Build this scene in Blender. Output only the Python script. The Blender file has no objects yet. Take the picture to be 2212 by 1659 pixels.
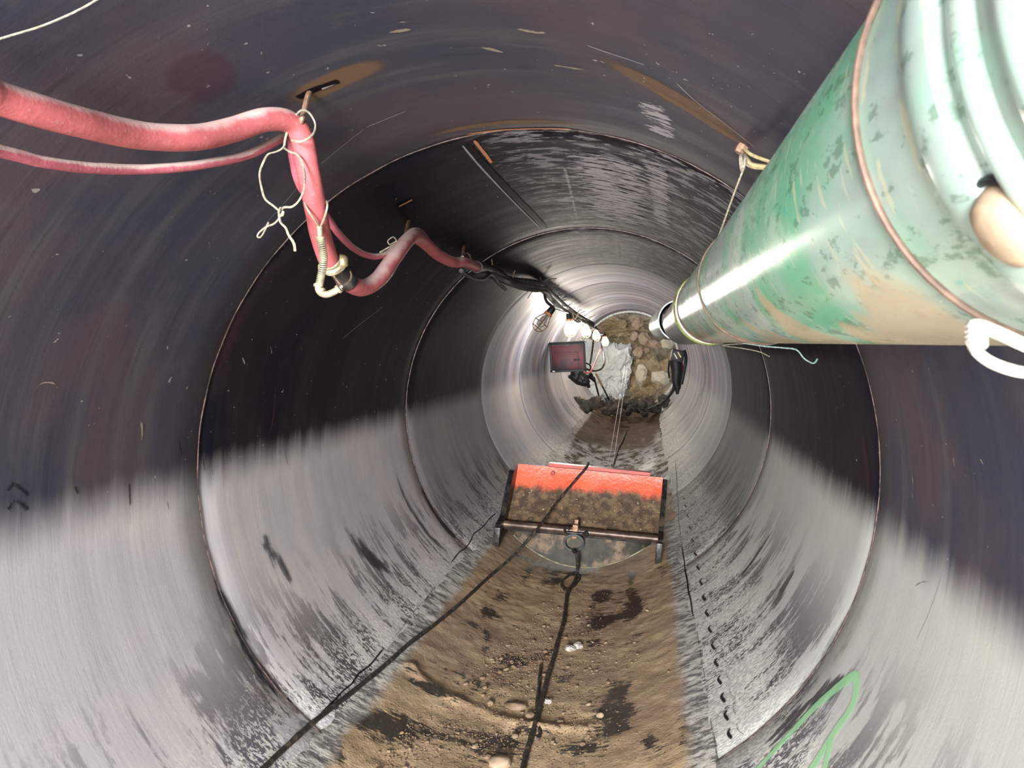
import bpy, math, random
from mathutils import Vector, Matrix, noise as N
random.seed(7)
C = bpy.context.scene.collection
R = 0.915                      # pipe inner radius (72 inch bore)
AZ = R                         # axis height: the invert of the pipe is z = 0
CX, CZ, F = 0.286, 0.343, 1700.0
PI = math.pi

# ------------------------------------------------------------------ places
def P(px, py, d):
    return Vector((CX + (px - 1394.4) / F * d, d, AZ + CZ - (py - 738.7) / F * d))

def wall_hit(px, py):
    a = (px - 1394.4) / F; b = -(py - 738.7) / F
    A = a * a + b * b; B = a * CX + b * CZ; D = CX * CX + CZ * CZ - R * R
    t = (-B + math.sqrt(B * B - A * D)) / A
    return t, math.atan2(CZ + b * t, CX + a * t)

def cyl(ang, y, r):
    return Vector((r * math.cos(ang), y, AZ + r * math.sin(ang)))

def W(px, py, off=0.0):
    t, a = wall_hit(px, py)
    return cyl(a, t, R - off)

def fbm(v, o=4, g=2.0):
    s = 0; a = 1
    for _ in range(o):
        s += a * N.noise(v); v = v * g; a *= .5
    return s

# ------------------------------------------------------------------ mesh builder
class MB:
    def __init__(s):
        s.v = []; s.f = []; s.m = []; s.uv = {}
    def add(s, vs, fs, mi=0, uvs=None):
        b = len(s.v)
        s.v += [Vector(v) for v in vs]
        for k, f in enumerate(fs):
            s.f.append([b + i for i in f]); s.m.append(mi)
            if uvs: s.uv[len(s.f) - 1] = [uvs[i] for i in f]
        return s
    def box(s, c, d, rot=None, mi=0, bev=0.0):
        c = Vector(c); x, y, z = [k / 2 for k in d]
        if bev <= 0:
            vs = [Vector((i * x, j * y, k * z)) for i in (-1, 1) for j in (-1, 1) for k in (-1, 1)]
            fs = [(0, 1, 3, 2), (4, 6, 7, 5), (0, 4, 5, 1), (2, 3, 7, 6), (0, 2, 6, 4), (1, 5, 7, 3)]
        else:
            import bmesh
            bm = bmesh.new(); bmesh.ops.create_cube(bm, size=1)
            for v in bm.verts: v.co = Vector((v.co.x * d[0], v.co.y * d[1], v.co.z * d[2]))
            bmesh.ops.bevel(bm, geom=bm.edges[:], offset=bev, segments=2, affect='EDGES', profile=.6)
            bm.verts.index_update()
            vs = [v.co.copy() for v in bm.verts]; fs = [[v.index for v in f.verts] for f in bm.faces]; bm.free()
        if rot is not None: vs = [rot @ v for v in vs]
        return s.add([c + v for v in vs], fs, mi)
    def tube(s, pts, r, n=10, mi=0, smooth=0, closed=False, caps=True, wob=0):
        if smooth: pts = catmull(pts, smooth, closed)
        pts = [Vector(p) for p in pts]; L = len(pts)
        rr = r if callable(r) else (lambda t: r)
        tans = []
        for i in range(L):
            a = pts[(i - 1) % L] if (closed or i > 0) else pts[i]
            b = pts[(i + 1) % L] if (closed or i < L - 1) else pts[i]
            t = (b - a); tans.append(t.normalized() if t.length > 1e-9 else Vector((0, 1, 0)))
        up = Vector((0, 0, 1)) if abs(tans[0].z) < .9 else Vector((1, 0, 0))
        nrm = (up - tans[0] * up.dot(tans[0])).normalized()
        vs = []; fs = []
        for i in range(L):
            if i:
                nrm = (nrm - tans[i] * nrm.dot(tans[i]))
                nrm = nrm.normalized() if nrm.length > 1e-6 else tans[i].orthogonal().normalized()
            bi = tans[i].cross(nrm)
            q = rr(i / max(1, L - 1))
            for k in range(n):
                a = 2 * PI * k / n
                w = 1 + (wob * N.noise(pts[i] * 25 + Vector((k, 0, 0))) if wob else 0)
                vs.append(pts[i] + (nrm * math.cos(a) + bi * math.sin(a)) * q * w)
        rng = L if closed else L - 1
        for i in range(rng):
            for k in range(n):
                a = i * n + k; b = i * n + (k + 1) % n
                c = ((i + 1) % L) * n + (k + 1) % n; d = ((i + 1) % L) * n + k
                fs.append((a, b, c, d))
        if caps and not closed:
            fs.append(tuple(reversed(range(n)))); fs.append(tuple(range((L - 1) * n, L * n)))
        return s.add(vs, fs, mi)
    def lathe(s, prof, base, axis, n=32, mi=0):
        """prof: list of (radius, height along axis)"""
        axis = Vector(axis).normalized(); u = axis.orthogonal().normalized(); w = axis.cross(u)
        vs = []; fs = []; base = Vector(base)
        for (r, h) in prof:
            for k in range(n):
                a = 2 * PI * k / n
                vs.append(base + axis * h + (u * math.cos(a) + w * math.sin(a)) * max(r, 1e-5))
        for i in range(len(prof) - 1):
            for k in range(n):
                fs.append((i * n + k, i * n + (k + 1) % n, (i + 1) * n + (k + 1) % n, (i + 1) * n + k))
        return s.add(vs, fs, mi)
    def build(s, name, mats, parent=None, smooth=True, label=None):
        off = parent.location if parent is not None and parent.type == 'EMPTY' else Vector((0, 0, 0))
        if parent is not None and parent.parent is not None: off = parent.parent.location
        me = bpy.data.meshes.new(name)
        me.from_pydata([tuple(v - off) for v in s.v], [], s.f)
        for m in (mats if isinstance(mats, (list, tuple)) else [mats]): me.materials.append(m)
        me.polygons.foreach_set('material_index', s.m)
        me.polygons.foreach_set('use_smooth', [smooth] * len(s.f))
        if s.uv:
            ul = me.uv_layers.new(name='st')
            for p in me.polygons:
                u = s.uv.get(p.index)
                if u:
                    for j, li in enumerate(p.loop_indices): ul.data[li].uv = u[j]
        me.update()
        if smooth:
            try: me.set_sharp_from_angle(angle=math.radians(40))
            except Exception: pass
        o = bpy.data.objects.new(name, me); C.objects.link(o)
        if parent is not None: o.parent = parent
        if label: o['label'] = label
        return o

def catmull(pts, k, closed=False):
    pts = [Vector(p) for p in pts]; L = len(pts); out = []
    for i in range(L if closed else L - 1):
        if closed: p0, p1, p2, p3 = pts[(i - 1) % L], pts[i], pts[(i + 1) % L], pts[(i + 2) % L]
        else: p0, p1, p2, p3 = pts[max(0, i - 1)], pts[i], pts[i + 1], pts[min(L - 1, i + 2)]
        for j in range(k):
            t = j / k
            out.append(.5 * ((2 * p1) + (p2 - p0) * t + (2 * p0 - 5 * p1 + 4 * p2 - p3) * t * t + (3 * p1 - p0 - 3 * p2 + p3) * t ** 3))
    if not closed: out.append(pts[-1])
    return out

def tag(o, label, cat, group=None, kind=None):
    if label: o['label'] = label
    if cat: o['category'] = cat
    if group: o['group'] = group
    if kind: o['kind'] = kind
    return o
def thing(name, label, cat, loc, group=None):
    o = bpy.data.objects.new(name, None); C.objects.link(o); o.location = Vector(loc)
    o.empty_display_size = .05
    return tag(o, label, cat, group)
def struct(o, label=None):
    o['kind'] = 'structure'
    if label: o['label'] = label
    return o

# ------------------------------------------------------------------ materials
class NT:
    """tiny helper round a node tree"""
    def __init__(s, name):
        s.mat = bpy.data.materials.new(name); s.mat.use_nodes = True
        s.t = s.mat.node_tree; s.b = s.t.nodes['Principled BSDF']; s.out = s.t.nodes['Material Output']
        s.co = s.t.nodes.new('ShaderNodeTexCoord').outputs['Object']
    def n(s, typ, **k):
        nd = s.t.nodes.new(typ)
        for a, v in k.items(): setattr(nd, a, v)
        return nd
    def l(s, a, b): s.t.links.new(a, b)
    def mapping(s, scale, rot=(0, 0, 0), loc=(0, 0, 0)):
        m = s.n('ShaderNodeMapping'); m.inputs['Scale'].default_value = scale
        m.inputs['Rotation'].default_value = rot; m.inputs['Location'].default_value = loc
        s.l(s.co, m.inputs['Vector']); return m.outputs[0]
    def noise(s, scale, detail=4, rough=.55, vec=None, dist=0):
        m = s.n('ShaderNodeTexNoise')
        if isinstance(scale, (tuple, list)): vec = s.mapping(scale); scale = 1
        if not isinstance(scale, (int, float)): vec = scale; scale = 1
        m.inputs['Scale'].default_value = scale; m.inputs['Detail'].default_value = detail
        m.inputs['Roughness'].default_value = rough; m.inputs['Distortion'].default_value = dist
        s.l(vec if vec is not None else s.co, m.inputs['Vector']); return m.outputs[0]
    def math(s, op, a, b=None, clamp=False):
        m = s.n('ShaderNodeMath', operation=op, use_clamp=clamp)
        for i, q in enumerate((a, b)):
            if q is None: continue
            if isinstance(q, (int, float)): m.inputs[i].default_value = q
            else: s.l(q, m.inputs[i])
        return m.outputs[0]
    def step(s, x, lo, hi, a=0.0, b=1.0):
        m = s.n('ShaderNodeMapRange', interpolation_type='SMOOTHSTEP')
        s.l(x, m.inputs[0]); m.inputs[1].default_value = lo; m.inputs[2].default_value = hi
        m.inputs[3].default_value = a; m.inputs[4].default_value = b
        return m.outputs[0]
    def mix(s, f, a, b):
        m = s.n('ShaderNodeMix', data_type='RGBA')
        if isinstance(f, (int, float)): m.inputs[0].default_value = f
        else: s.l(f, m.inputs[0])
        for q, i in ((a, 6), (b, 7)):
            if isinstance(q, (tuple, list)): m.inputs[i].default_value = (*q[:3], 1)
            else: s.l(q, m.inputs[i])
        return m.outputs[2]
    def sep(s, v=None):
        m = s.n('ShaderNodeSeparateXYZ'); s.l(v if v is not None else s.co, m.inputs[0]); return m.outputs
    def bump(s, h, strength=.4, dist=.01, prev=None):
        b = s.n('ShaderNodeBump'); b.inputs['Strength'].default_value = strength; b.inputs['Distance'].default_value = dist
        s.l(h, b.inputs['Height'])
        if prev is not None: s.l(prev, b.inputs['Normal'])
        return b.outputs[0]
    def set(s, col=None, rough=None, metal=None, normal=None, spec=None):
        for k, v in (('Base Color', col), ('Roughness', rough), ('Metallic', metal), ('Normal', normal), ('Specular IOR Level', spec)):
            if v is None: continue
            if isinstance(v, (int, float)): s.b.inputs[k].default_value = v
            elif isinstance(v, (tuple, list)): s.b.inputs[k].default_value = (*v[:3], 1)
            else: s.l(v, s.b.inputs[k])
        return s.mat

def simple(name, col, rough=.5, metal=0, var=.25, scale=30, bump=.15, dirt=None):
    s = NT(name)
    n = s.noise(scale, 4)
    c = s.mix(s.step(n, .35, .7), [k * (1 - var) for k in col], [min(1, k * (1 + var)) for k in col])
    if dirt: c = s.mix(s.step(s.noise(scale * .35, 5, .65), .5, .62), c, dirt)
    return s.set(c, rough, metal, s.bump(n, bump, .003))

def dusty(name, col, dust, rough=.6, lo=.25, hi=.75, scale=14, spots=None):
    """settled dust on the faces that look up"""
    s = NT(name)
    g = s.n('ShaderNodeNewGeometry'); nz = s.sep(g.outputs['Normal'])[2]
    n = s.noise(scale, 5, .6); n2 = s.noise(scale * 9, 3)
    h = s.math('ADD', nz, s.math('MULTIPLY', s.math('SUBTRACT', n, .5), 1.3))
    f = s.math('MULTIPLY', s.step(h, lo, hi), .92)
    base = s.mix(s.step(n, .3, .7), [k * .8 for k in col], [min(1, k * 1.15) for k in col])
    base = s.mix(s.step(n2, .55, .75, 0, .22), base, dust)
    return s.set(s.mix(f, base, dust), rough, 0, s.bump(n2, .3, .002))

def wall_mat(name, lum, tint=0.0, dustk=1.0, streaky=1.0, patch=1.0, bands=0, spec=.14, lift=1.0, mottle=0.0):
    s = NT(name)
    x, y, z = s.sep()
    big = s.noise(2.3, 4, .6)
    mid = s.noise((9, 12, 9), 5, .65)
    streak = s.noise((1.3, 15, 1.3), 6, .62)
    streak2 = s.noise((3.5, 60, 3.5), 3, .6)
    fine = s.noise(150, 2, .5)
    # mill scale
    navy = (.010 * lift + lum * .80, .011 * lift + lum * .84, .022 * lift + lum * 1.10); plum = (.034 * lift + lum, .022 * lift + lum * .85, .030 * lift + lum * .92)
    col = s.mix(s.step(big, .38, .62), navy, plum)
    col = s.mix(s.math('MULTIPLY', s.step(streak, .47, .72), .45 * streaky), col, [.045 * lift + lum * 1.4] * 3)
    col = s.mix(s.math('MULTIPLY', s.step(mid, .56, .74), .35), col, (.06 * lift + lum, .05 * lift + lum, .056 * lift + lum))
    col = s.mix(s.math('MULTIPLY', s.step(streak2, .58, .7), .30 * streaky), col, [.012 + lum * .4] * 3)
    if mottle:
        mm = s.math('MULTIPLY', s.step(x, -.24, -.06), s.step(s.math('SUBTRACT', z, AZ), .52, .72))
        mn = s.noise((13, 34, 13), 6, .7)
        mm = s.math('MULTIPLY', mm, s.step(s.math('ADD', mn, s.math('MULTIPLY', s.math('SUBTRACT', mid, .5), .5)), .50, .58))
        col = s.mix(s.math('MULTIPLY', mm, mottle), col, (.30, .28, .29))
    if bands:
        bn = s.noise((.25, 3.4, .25), 4, .6)  # bands are part dust, part sheen put into the colour
        col = s.mix(s.math('MULTIPLY', s.step(bn, .42, .58), bands), col, (.075, .078, .082))
        col = s.mix(s.math('MULTIPLY', s.step(bn, .44, .34), bands), col, (.42, .42, .42))
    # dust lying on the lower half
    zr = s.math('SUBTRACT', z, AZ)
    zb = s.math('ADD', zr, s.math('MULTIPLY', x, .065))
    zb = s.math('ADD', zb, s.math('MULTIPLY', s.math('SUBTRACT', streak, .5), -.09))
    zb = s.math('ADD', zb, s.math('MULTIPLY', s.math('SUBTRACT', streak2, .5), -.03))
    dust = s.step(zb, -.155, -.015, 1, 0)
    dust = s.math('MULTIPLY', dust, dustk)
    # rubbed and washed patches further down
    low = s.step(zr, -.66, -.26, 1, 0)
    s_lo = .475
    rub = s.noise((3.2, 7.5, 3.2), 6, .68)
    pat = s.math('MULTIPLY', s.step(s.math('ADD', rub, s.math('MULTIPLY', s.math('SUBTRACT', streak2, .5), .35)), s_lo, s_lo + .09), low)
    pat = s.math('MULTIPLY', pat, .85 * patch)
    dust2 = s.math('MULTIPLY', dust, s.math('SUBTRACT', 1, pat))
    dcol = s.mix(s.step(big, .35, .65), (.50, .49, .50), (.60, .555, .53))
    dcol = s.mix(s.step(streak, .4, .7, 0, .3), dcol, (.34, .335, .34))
    dcol = s.mix(s.math('MULTIPLY', s.step(x, -.1, .5), .5), dcol, (.42, .47, .40))  # green bounce from the duct put into the dust colour
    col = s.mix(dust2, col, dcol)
    # pale flakes near the mud
    fl = s.noise((70, 150, 70), 3, .65)
    flm = s.math('MULTIPLY', s.step(zr, -.68, -.50, 1, 0), s.step(s.math('ADD', s.math('ADD', fl, s.math('MULTIPLY', s.math('SUBTRACT', mid, .5), .3)), s.math('MULTIPLY', s.step(zr, -.72, -.5, 1, 0), .05)), .53, .59))
    col = s.mix(s.math('MULTIPLY', flm, .85), col, (.80, .79, .72))
    # chips and specks all round
    sp = s.noise((55, 38, 55), 2, .5)
    col = s.mix(s.step(sp, .735, .76, 0, .6), col, (.42, .40, .37))
    rough = s.math('ADD', s.math('MULTIPLY', dust2, .30), s.step(streak, .3, .7, .52, .64))
    nb = s.bump(streak, .10 * streaky, .008)
    nb = s.bump(streak2, .12 * streaky, .003, nb)
    nb = s.bump(fine, .12, .0015, nb)
    return s.set(col, rough, 0.0, nb, spec)

def smear(name, col, strength=1.0, soft=.5, scale=40, rough=.6, streaks=(12, 12, 12), gaps=.5, ends=.25):
    """paint / rust / wet marks, some painted shade and a glint: a thin layer with ragged soft edges"""
    s = NT(name)
    uv = s.n('ShaderNodeUVMap', uv_map='st')
    u, v, _ = s.sep(uv.outputs[0])
    e = s.math('SUBTRACT', 1, s.math('ABSOLUTE', s.math('SUBTRACT', s.math('MULTIPLY', v, 2), 1)))
    e2 = s.math('SUBTRACT', 1, s.math('ABSOLUTE', s.math('SUBTRACT', s.math('MULTIPLY', u, 2), 1)))
    nz = s.step(s.noise(streaks, 6, .68), .34, .66)
    a = s.math('MULTIPLY', s.step(e, 0, soft), s.step(e2, 0, ends))
    a = s.step(s.math('SUBTRACT', a, s.math('MULTIPLY', nz, gaps)), 0, .4)
    a = s.math('MULTIPLY', a, strength)
    s.l(a, s.b.inputs['Alpha']); s.b.inputs['Specular IOR Level'].default_value = .08
    return s.set(col, rough)

M = {}
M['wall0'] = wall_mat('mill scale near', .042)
M['wall1'] = wall_mat('mill scale darkened second', .004, patch=1.0, spec=.06, lift=.45, mottle=.75)  # steel darkened to carry the shadow on the upper left wall
M['wall2'] = wall_mat('mill scale darkened third', .004, dustk=.6, spec=.05, lift=.35, mottle=.9)  # darkened likewise, shadow held in the base colour
M['wall3'] = wall_mat('clean lit steel', .24, dustk=.6, patch=.25, streaky=1.3, bands=.6, spec=.35)  # cleaner steel, its lamp-lit paleness also put into the colour
M['green_paint'] = smear('green spray paint', (.40, .80, .42), .62, 1.0, gaps=.2, ends=.05)
M['scratch'] = smear('bright scratch', (.42, .40, .42), .75, .9, gaps=.4)
M['rust'] = smear('rust bloom', (.24, .145, .08), .60, 1.0, streaks=(5, 10, 5), gaps=.12, ends=1.0)
M['rustbright'] = smear('fresh rust', (.62, .27, .13), .9, .9, gaps=.3)
M['plum'] = smear('plum tinted scale', (.085, .035, .05), .28, 1.0, streaks=(2, 9, 2), gaps=.4, ends=1)
M['black'] = smear('black marks and shade', (.004, .004, .006), .9, .8, gaps=.4)  # black marks, also shade of the wall holes and long weld
M['beige'] = smear('beige scuff', (.34, .29, .22), .75, 1.0, streaks=(34, 34, 34), gaps=.85, ends=.7)
M['pale'] = smear('pale scrapes and glint', (.50, .47, .48), .8, .8, streaks=(12, 40, 12), gaps=1.15, ends=.5)  # scraped steel, also the glint at the first hook hole
M['wet'] = smear('wet drip', (.012, .014, .022), .6, 1.0, rough=.35, streaks=(8, 36, 8), gaps=.95, ends=.5)
MARKS = ['green_paint', 'scratch', 'rust', 'rustbright', 'plum', 'black', 'beige', 'pale', 'wet']
M['weld'] = simple('weld bead', (.15, .11, .10), .45, .4, .4, 60, .5, (.05, .035, .03))
M['steel'] = simple('worn steel', (.30, .29, .28), .4, .8, .3, 40)
M['darksteel'] = simple('dark steel', (.035, .034, .033), .42, .6, .5, 40, .4, (.10, .075, .05))
M['brass'] = simple('brass', (.60, .50, .27), .32, .55, .25, 60)
M['brassdull'] = simple('dull brass', (.52, .46, .31), .5, .3, .25, 60)
M['rebar'] = simple('rusty rebar', (.32, .20, .13), .6, .4, .35, 60)
M['blackrub'] = simple('black rubber', (.010, .010, .010), .6, 0, .4, 50, .3, (.05, .04, .03))
M['brownwire'] = simple('dull brown wire', (.13, .085, .06), .6, .2, .3, 60)
M['edge'] = simple('worn muddy edge', (.22, .20, .13), .6, .1, .4, 40)
M['rope'] = simple('muddy black rope', (.022, .019, .016), .7, 0, .5, 120, .7, (.10, .075, .05))
M['twine'] = simple('dusty twine', (.30, .27, .20), .9, 0, .3, 150, .6)
M['twinegreen'] = simple('green tie twine', (.30, .42, .36), .85, 0, .3, 150, .6)
M['whiterope'] = simple('white rope', (.74, .72, .62), .9, 0, .2, 220, .9)
M['bandgreen'] = simple('yellow green seal', (.50, .68, .20), .4, 0, .2, 40, .2, (.24, .17, .07))
M['redbox'] = simple('crimson enamel', (.13, .006, .015), .5, .0, .35, 9, .15, (.02, .005, .008))  # crimson darkened, the shade on the box put into the colour
M['blackpaint'] = simple('black paint', (.006, .006, .007), .55, .0, .4, 20)
M['pink'] = simple('pink cord', (.80, .22, .25), .6)
M['tan'] = simple('wooden handle', (.62, .42, .22), .6)
M['copper'] = simple('orange plastic', (.45, .17, .06), .45)
M['cagewire'] = simple('cage wire', (.28, .15, .05), .4, .6)
M['plate'] = simple('mud grey steel plate', (.050, .047, .034), .7, .0, .35, 18, .5, (.20, .145, .09))
M['hose'] = dusty('red hose rubber', (.47, .115, .12), (.60, .44, .40), .62, .2, .85, 16)
M['airline'] = dusty('red air line', (.42, .10, .13), (.60, .50, .44), .65, -.05, .6, 18)
M['zinc'] = simple('zinc fitting', (.52, .48, .32), .38, .5, .2, 60)

s = NT('green vent duct')
x, y, z = s.sep()
b1 = s.noise((3.0, 2.2, 3.0), 4, .55, dist=1.2); b2 = s.noise((11, 3.2, 8), 5, .6)
sc = s.noise(s.mapping((34, 16, 52), (.5, .4, 0)), 4, .7)
c = s.mix(s.step(b1, .40, .60), (.38, .52, .45), (.17, .48, .29))
c = s.mix(s.step(b2, .50, .66, 0, .7), c, (.48, .62, .48))
c = s.mix(s.step(s.noise((5, 1.2, 5), 5, .65), .55, .66, 0, .6), c, (.34, .35, .34))
c = s.mix(s.step(s.noise((26, 9, 26), 3, .6), .66, .72, 0, .7), c, (.06, .46, .38))
c = s.mix(s.step(sc, .56, .63, 0, .5), c, (.06, .15, .08))
sc2 = s.noise(s.mapping((8, 60, 22), (.3, -.6, .2)), 3, .6)
c = s.mix(s.step(sc2, .61, .66, 0, .6), c, (.60, .62, .42))
bsk = s.noise(s.mapping((4, 5, 4), (0, .5, .8)), 3, .5)
c = s.mix(s.step(s.math('SUBTRACT', s.math('MULTIPLY', bsk, .25), z), .235, .265, 0, .8), c, (.58, .46, .29))
nb = s.bump(b2, .12, .01)
M['duct'] = s.set(c, s.step(b2, .4, .7, .20, .32), .0, nb, .2)
s.b.inputs['Coat Weight'].default_value = .0; s.b.inputs['Coat Roughness'].default_value = .12
s = NT('bare spiral duct')
w = s.noise((2, 70, 2), 4, .6)
M['ductgrey'] = s.set(s.mix(s.step(w, .42, .6), (.07, .11, .09), (.42, .45, .43)), .3, .1, s.bump(w, .4, .01))

# mud
s = NT('tan mud')
n1 = s.noise(9, 6, .65); n2 = s.noise(2.2, 5, .6); n3 = s.noise(120, 3, .6); wet = s.noise((4.5, 2.2, 4.5), 7, .68, dist=.8)
x, y, z = s.sep()
c = s.mix(s.step(n1, .35, .65), (.36, .255, .15), (.56, .42, .255))
c = s.mix(s.step(n2, .4, .65, 0, .6), c, (.31, .215, .155))
at_ = s.n('ShaderNodeAttribute', attribute_name='wet').outputs['Fac']
wet = s.math('ADD', s.math('ADD', wet, s.math('MULTIPLY', s.math('SUBTRACT', s.noise((16, 75, 16), 6, .75), .5), .75)), s.math('MULTIPLY', at_, .30))
dk = s.step(wet, .59, .67)
c = s.mix(s.math('MULTIPLY', dk, .93), c, (.014, .015, .016))
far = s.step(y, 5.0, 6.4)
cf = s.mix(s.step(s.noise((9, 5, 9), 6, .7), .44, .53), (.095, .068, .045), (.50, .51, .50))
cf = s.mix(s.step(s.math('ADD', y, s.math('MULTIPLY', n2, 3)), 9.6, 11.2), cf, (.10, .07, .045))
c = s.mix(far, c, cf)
c = s.mix(s.step(n3, .66, .74, 0, .5), c, (.46, .36, .26))
eg = s.n('ShaderNodeAttribute', attribute_name='edge').outputs['Fac']
ec = s.mix(s.step(s.noise((14, 40, 14), 5, .7), .42, .56), (.17, .16, .15), (.58, .56, .50))
c = s.mix(s.step(s.math('ADD', eg, s.math('MULTIPLY', s.math('SUBTRACT', n1, .5), .9)), .3, .8), c, ec)
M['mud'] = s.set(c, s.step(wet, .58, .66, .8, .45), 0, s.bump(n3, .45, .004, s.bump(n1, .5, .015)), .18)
M['pebble'] = simple('tan pebble', (.25, .175, .105), .75, 0, .35, 25, .4)
M['grit'] = simple('tan grit', (.24, .165, .10), .8, 0, .4, 25, .4)
M['pebble2'] = simple('pale pebble', (.34, .26, .17), .7, 0, .2, 25, .4)
M['quartz'] = simple('white quartz', (.40, .36, .33), .55, 0, .25, 70, .6)

# excavator blade paint: red above, mud caked below
s = NT('orange red paint caked with mud')
x, y, z = s.sep(s.mapping((1, 1, 1)))
n1 = s.noise(7, 5, .65); n3 = s.noise(60, 3, .6); dr = s.noise((40, 5, 5), 3, .6)
h = s.math('ADD', s.math('ADD', s.math('ADD', z, s.math('MULTIPLY', x, .09)), s.math('MULTIPLY', s.math('SUBTRACT', n1, .5), .13)), s.math('MULTIPLY', s.math('SUBTRACT', dr, .5), .05))
mudf = s.step(h, .37, .43, 1, 0)
c = s.mix(s.step(n1, .4, .65), (.80, .10, .035), (.86, .145, .07))
c = s.mix(s.step(n3, .66, .72, 0, .5), c, (.32, .05, .03))
mc = s.mix(s.step(s.noise(22, 5, .6), .4, .65), (.065, .042, .024), (.17, .115, .06))
mc = s.mix(s.step(n3, .64, .70), mc, (.42, .33, .19))
M['redmud'] = s.set(s.mix(mudf, c, mc), s.step(mudf, 0, 1, .38, .6), 0, s.bump(n3, .5, .006, s.bump(n1, .3, .02)))
M['red'] = simple('red painted steel', (.42, .045, .025), .4, 0, .2, 20, .1)

def rockmat(name, a, b, crack, rough=.85, sc=5):
    s = NT(name)
    n1 = s.noise(sc, 7, .68, dist=.6); v = s.n('ShaderNodeTexVoronoi', feature='DISTANCE_TO_EDGE'); v.inputs['Scale'].default_value = sc * .8
    s.l(s.co, v.inputs['Vector'])
    c = s.mix(s.step(n1, .38, .62), a, b)
    c = s.mix(s.step(s.noise(sc * 6, 4, .6), .6, .72, 0, .5), c, crack)
    return s.set(c, rough, 0, s.bump(n1, .9, .06))
M['granite'] = rockmat('pale granite', (.66, .70, .68), (.82, .85, .81), (.40, .45, .44), sc=4)
M['clay'] = rockmat('brown clay', (.27, .20, .11), (.46, .37, .23), (.14, .11, .06), sc=5)
M['brownrock'] = rockmat('brown boulder', (.36, .27, .18), (.52, .42, .32), (.2, .14, .09), sc=6)
M['creamrock'] = rockmat('cream stone', (.62, .57, .42), (.78, .74, .60), (.4, .35, .25), sc=7)
M['wetrock'] = rockmat('wet dark rock', (.03, .026, .02), (.09, .07, .05), (.16, .14, .11), .35, 6)

s = NT('lit bulb')
s.b.inputs['Emission Color'].default_value = (1, .91, .80, 1); s.b.inputs['Emission Strength'].default_value = 270
M['bulb'] = s.set((1, .95, .85), .3)
s = NT('clear unlit bulb')
s.b.inputs['Transmission Weight'].default_value = .9
M['deadbulb'] = s.set((.9, .9, .88), .08)

# ------------------------------------------------------------------ the pipe
SEAM = math.radians(36)
RINGS = [-3.2, 2.11, 3.95, 5.73, 7.52, 9.30, 11.1, 12.9, 14.45]
ROFF = [0, .0018, -.001, .0025, 0, .002, -.001, .002]
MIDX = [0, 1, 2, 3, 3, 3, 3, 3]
def strip(mb, pts, width, mi, seg=None, off=.0012, taper=.0, jit=.0, k=8, rings=None):
    """a mark lying on the bore: pts are picture points turned into (angle, y) on the cylinder"""
    q = []
    for p in pts:
        t, a = wall_hit(*p); a -= 2 * PI if a > SEAM else 0; q.append(Vector((a * R, t, 0)))
    q = catmull(q, k)
    wv = width if callable(width) else (lambda t: width)
    vs = []; uv = []; fs = []; L = len(q)
    for i, p in enumerate(q):
        tg = (q[min(L - 1, i + 1)] - q[max(0, i - 1)]).normalized(); nn = Vector((-tg.y, tg.x, 0))
        t = i / (L - 1); w = wv(t) * .5 * (1 + jit * (random.random() - .5))
        for j in range(5):
            c = p + nn * w * (j / 2 - 1)
            vs.append(cyl(c.x / R, c.y, R - off)); uv.append((t, j / 4))
    for i in range(L - 1):
        for j in range(4):
            a = i * 5 + j; fs.append((a, a + 1, a + 6, a + 5))
    mb.add(vs, fs, mi + 1, uv)

marks = {i: [] for i in range(8)}
def mark(seg, pts, width, m, **k): marks[seg].append((pts, width, MARKS.index(m), k))
# near ring
mark(0, [(1615, 1685), (1690, 1605), (1765, 1525), (1838, 1462)], lambda t: .028 + .020 * t, 'green_paint', off=.002)
mark(0, [(1828, 1474), (1846, 1462), (1852, 1485), (1840, 1530), (1800, 1590), (1735, 1690)], lambda t: .05 - .012 * t, 'green_paint', off=.0024)
mark(0, [(1797, 1600), (1776, 1690)], .032, 'green_paint', off=.0028)
mark(0, [(14, 1104), (33, 1077)], .016, 'wet'); mark(0, [(31, 1079), (64, 1103)], .017, 'wet')
mark(0, [(12, 1062), (30, 1042)], .013, 'wet'); mark(0, [(30, 1044), (62, 1072)], .012, 'wet')
mark(0, [(160, 1050), (168, 1068)], .012, 'wet'); mark(0, [(278, 1040), (281, 1095)], .012, 'wet')
mark(0, [(385, 940), (392, 985)], .010, 'wet'); mark(0, [(360, 1080), (365, 1105)], .008, 'wet')
mark(0, [(820, 72), (860, 66), (898, 60)], .020, 'beige'); mark(0, [(850, 48), (900, 44)], .010, 'beige')
mark(0, [(1112, 58), (1150, 68), (1195, 72)], .026, 'beige')
mark(0, [(1190, 138), (1230, 145), (1280, 153)], .016, 'beige')
mark(0, [(1018, 98), (1060, 105), (1098, 116)], .020, 'beige')
mark(0, [(690, 356), (735, 318), (788, 277)], .0035, 'scratch'); mark(0, [(788, 275), (830, 258), (880, 238)], .005, 'scratch')
mark(0, [(560, 500), (620, 430), (690, 352)], .003, 'scratch')
mark(0, [(1266, 96), (1320, 115), (1400, 142)], .006, 'scratch')
mark(0, [(1455, 172), (1500, 215), (1545, 250), (1590, 285), (1640, 325)], .005, 'scratch')
mark(0, [(1250, 100), (1350, 150), (1450, 205), (1550, 265), (1645, 338)], lambda t: .08 + .06 * t, 'rust', off=.001)
mark(0, [(1370, 170), (1450, 215), (1550, 275), (1640, 335)], lambda t: .03 + .04 * t, 'rust', off=.0016)
mark(0, [(600, 240), (680, 195), (780, 150), (860, 125)], lambda t: .16 - .06 * t, 'rust', off=.001)
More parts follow.
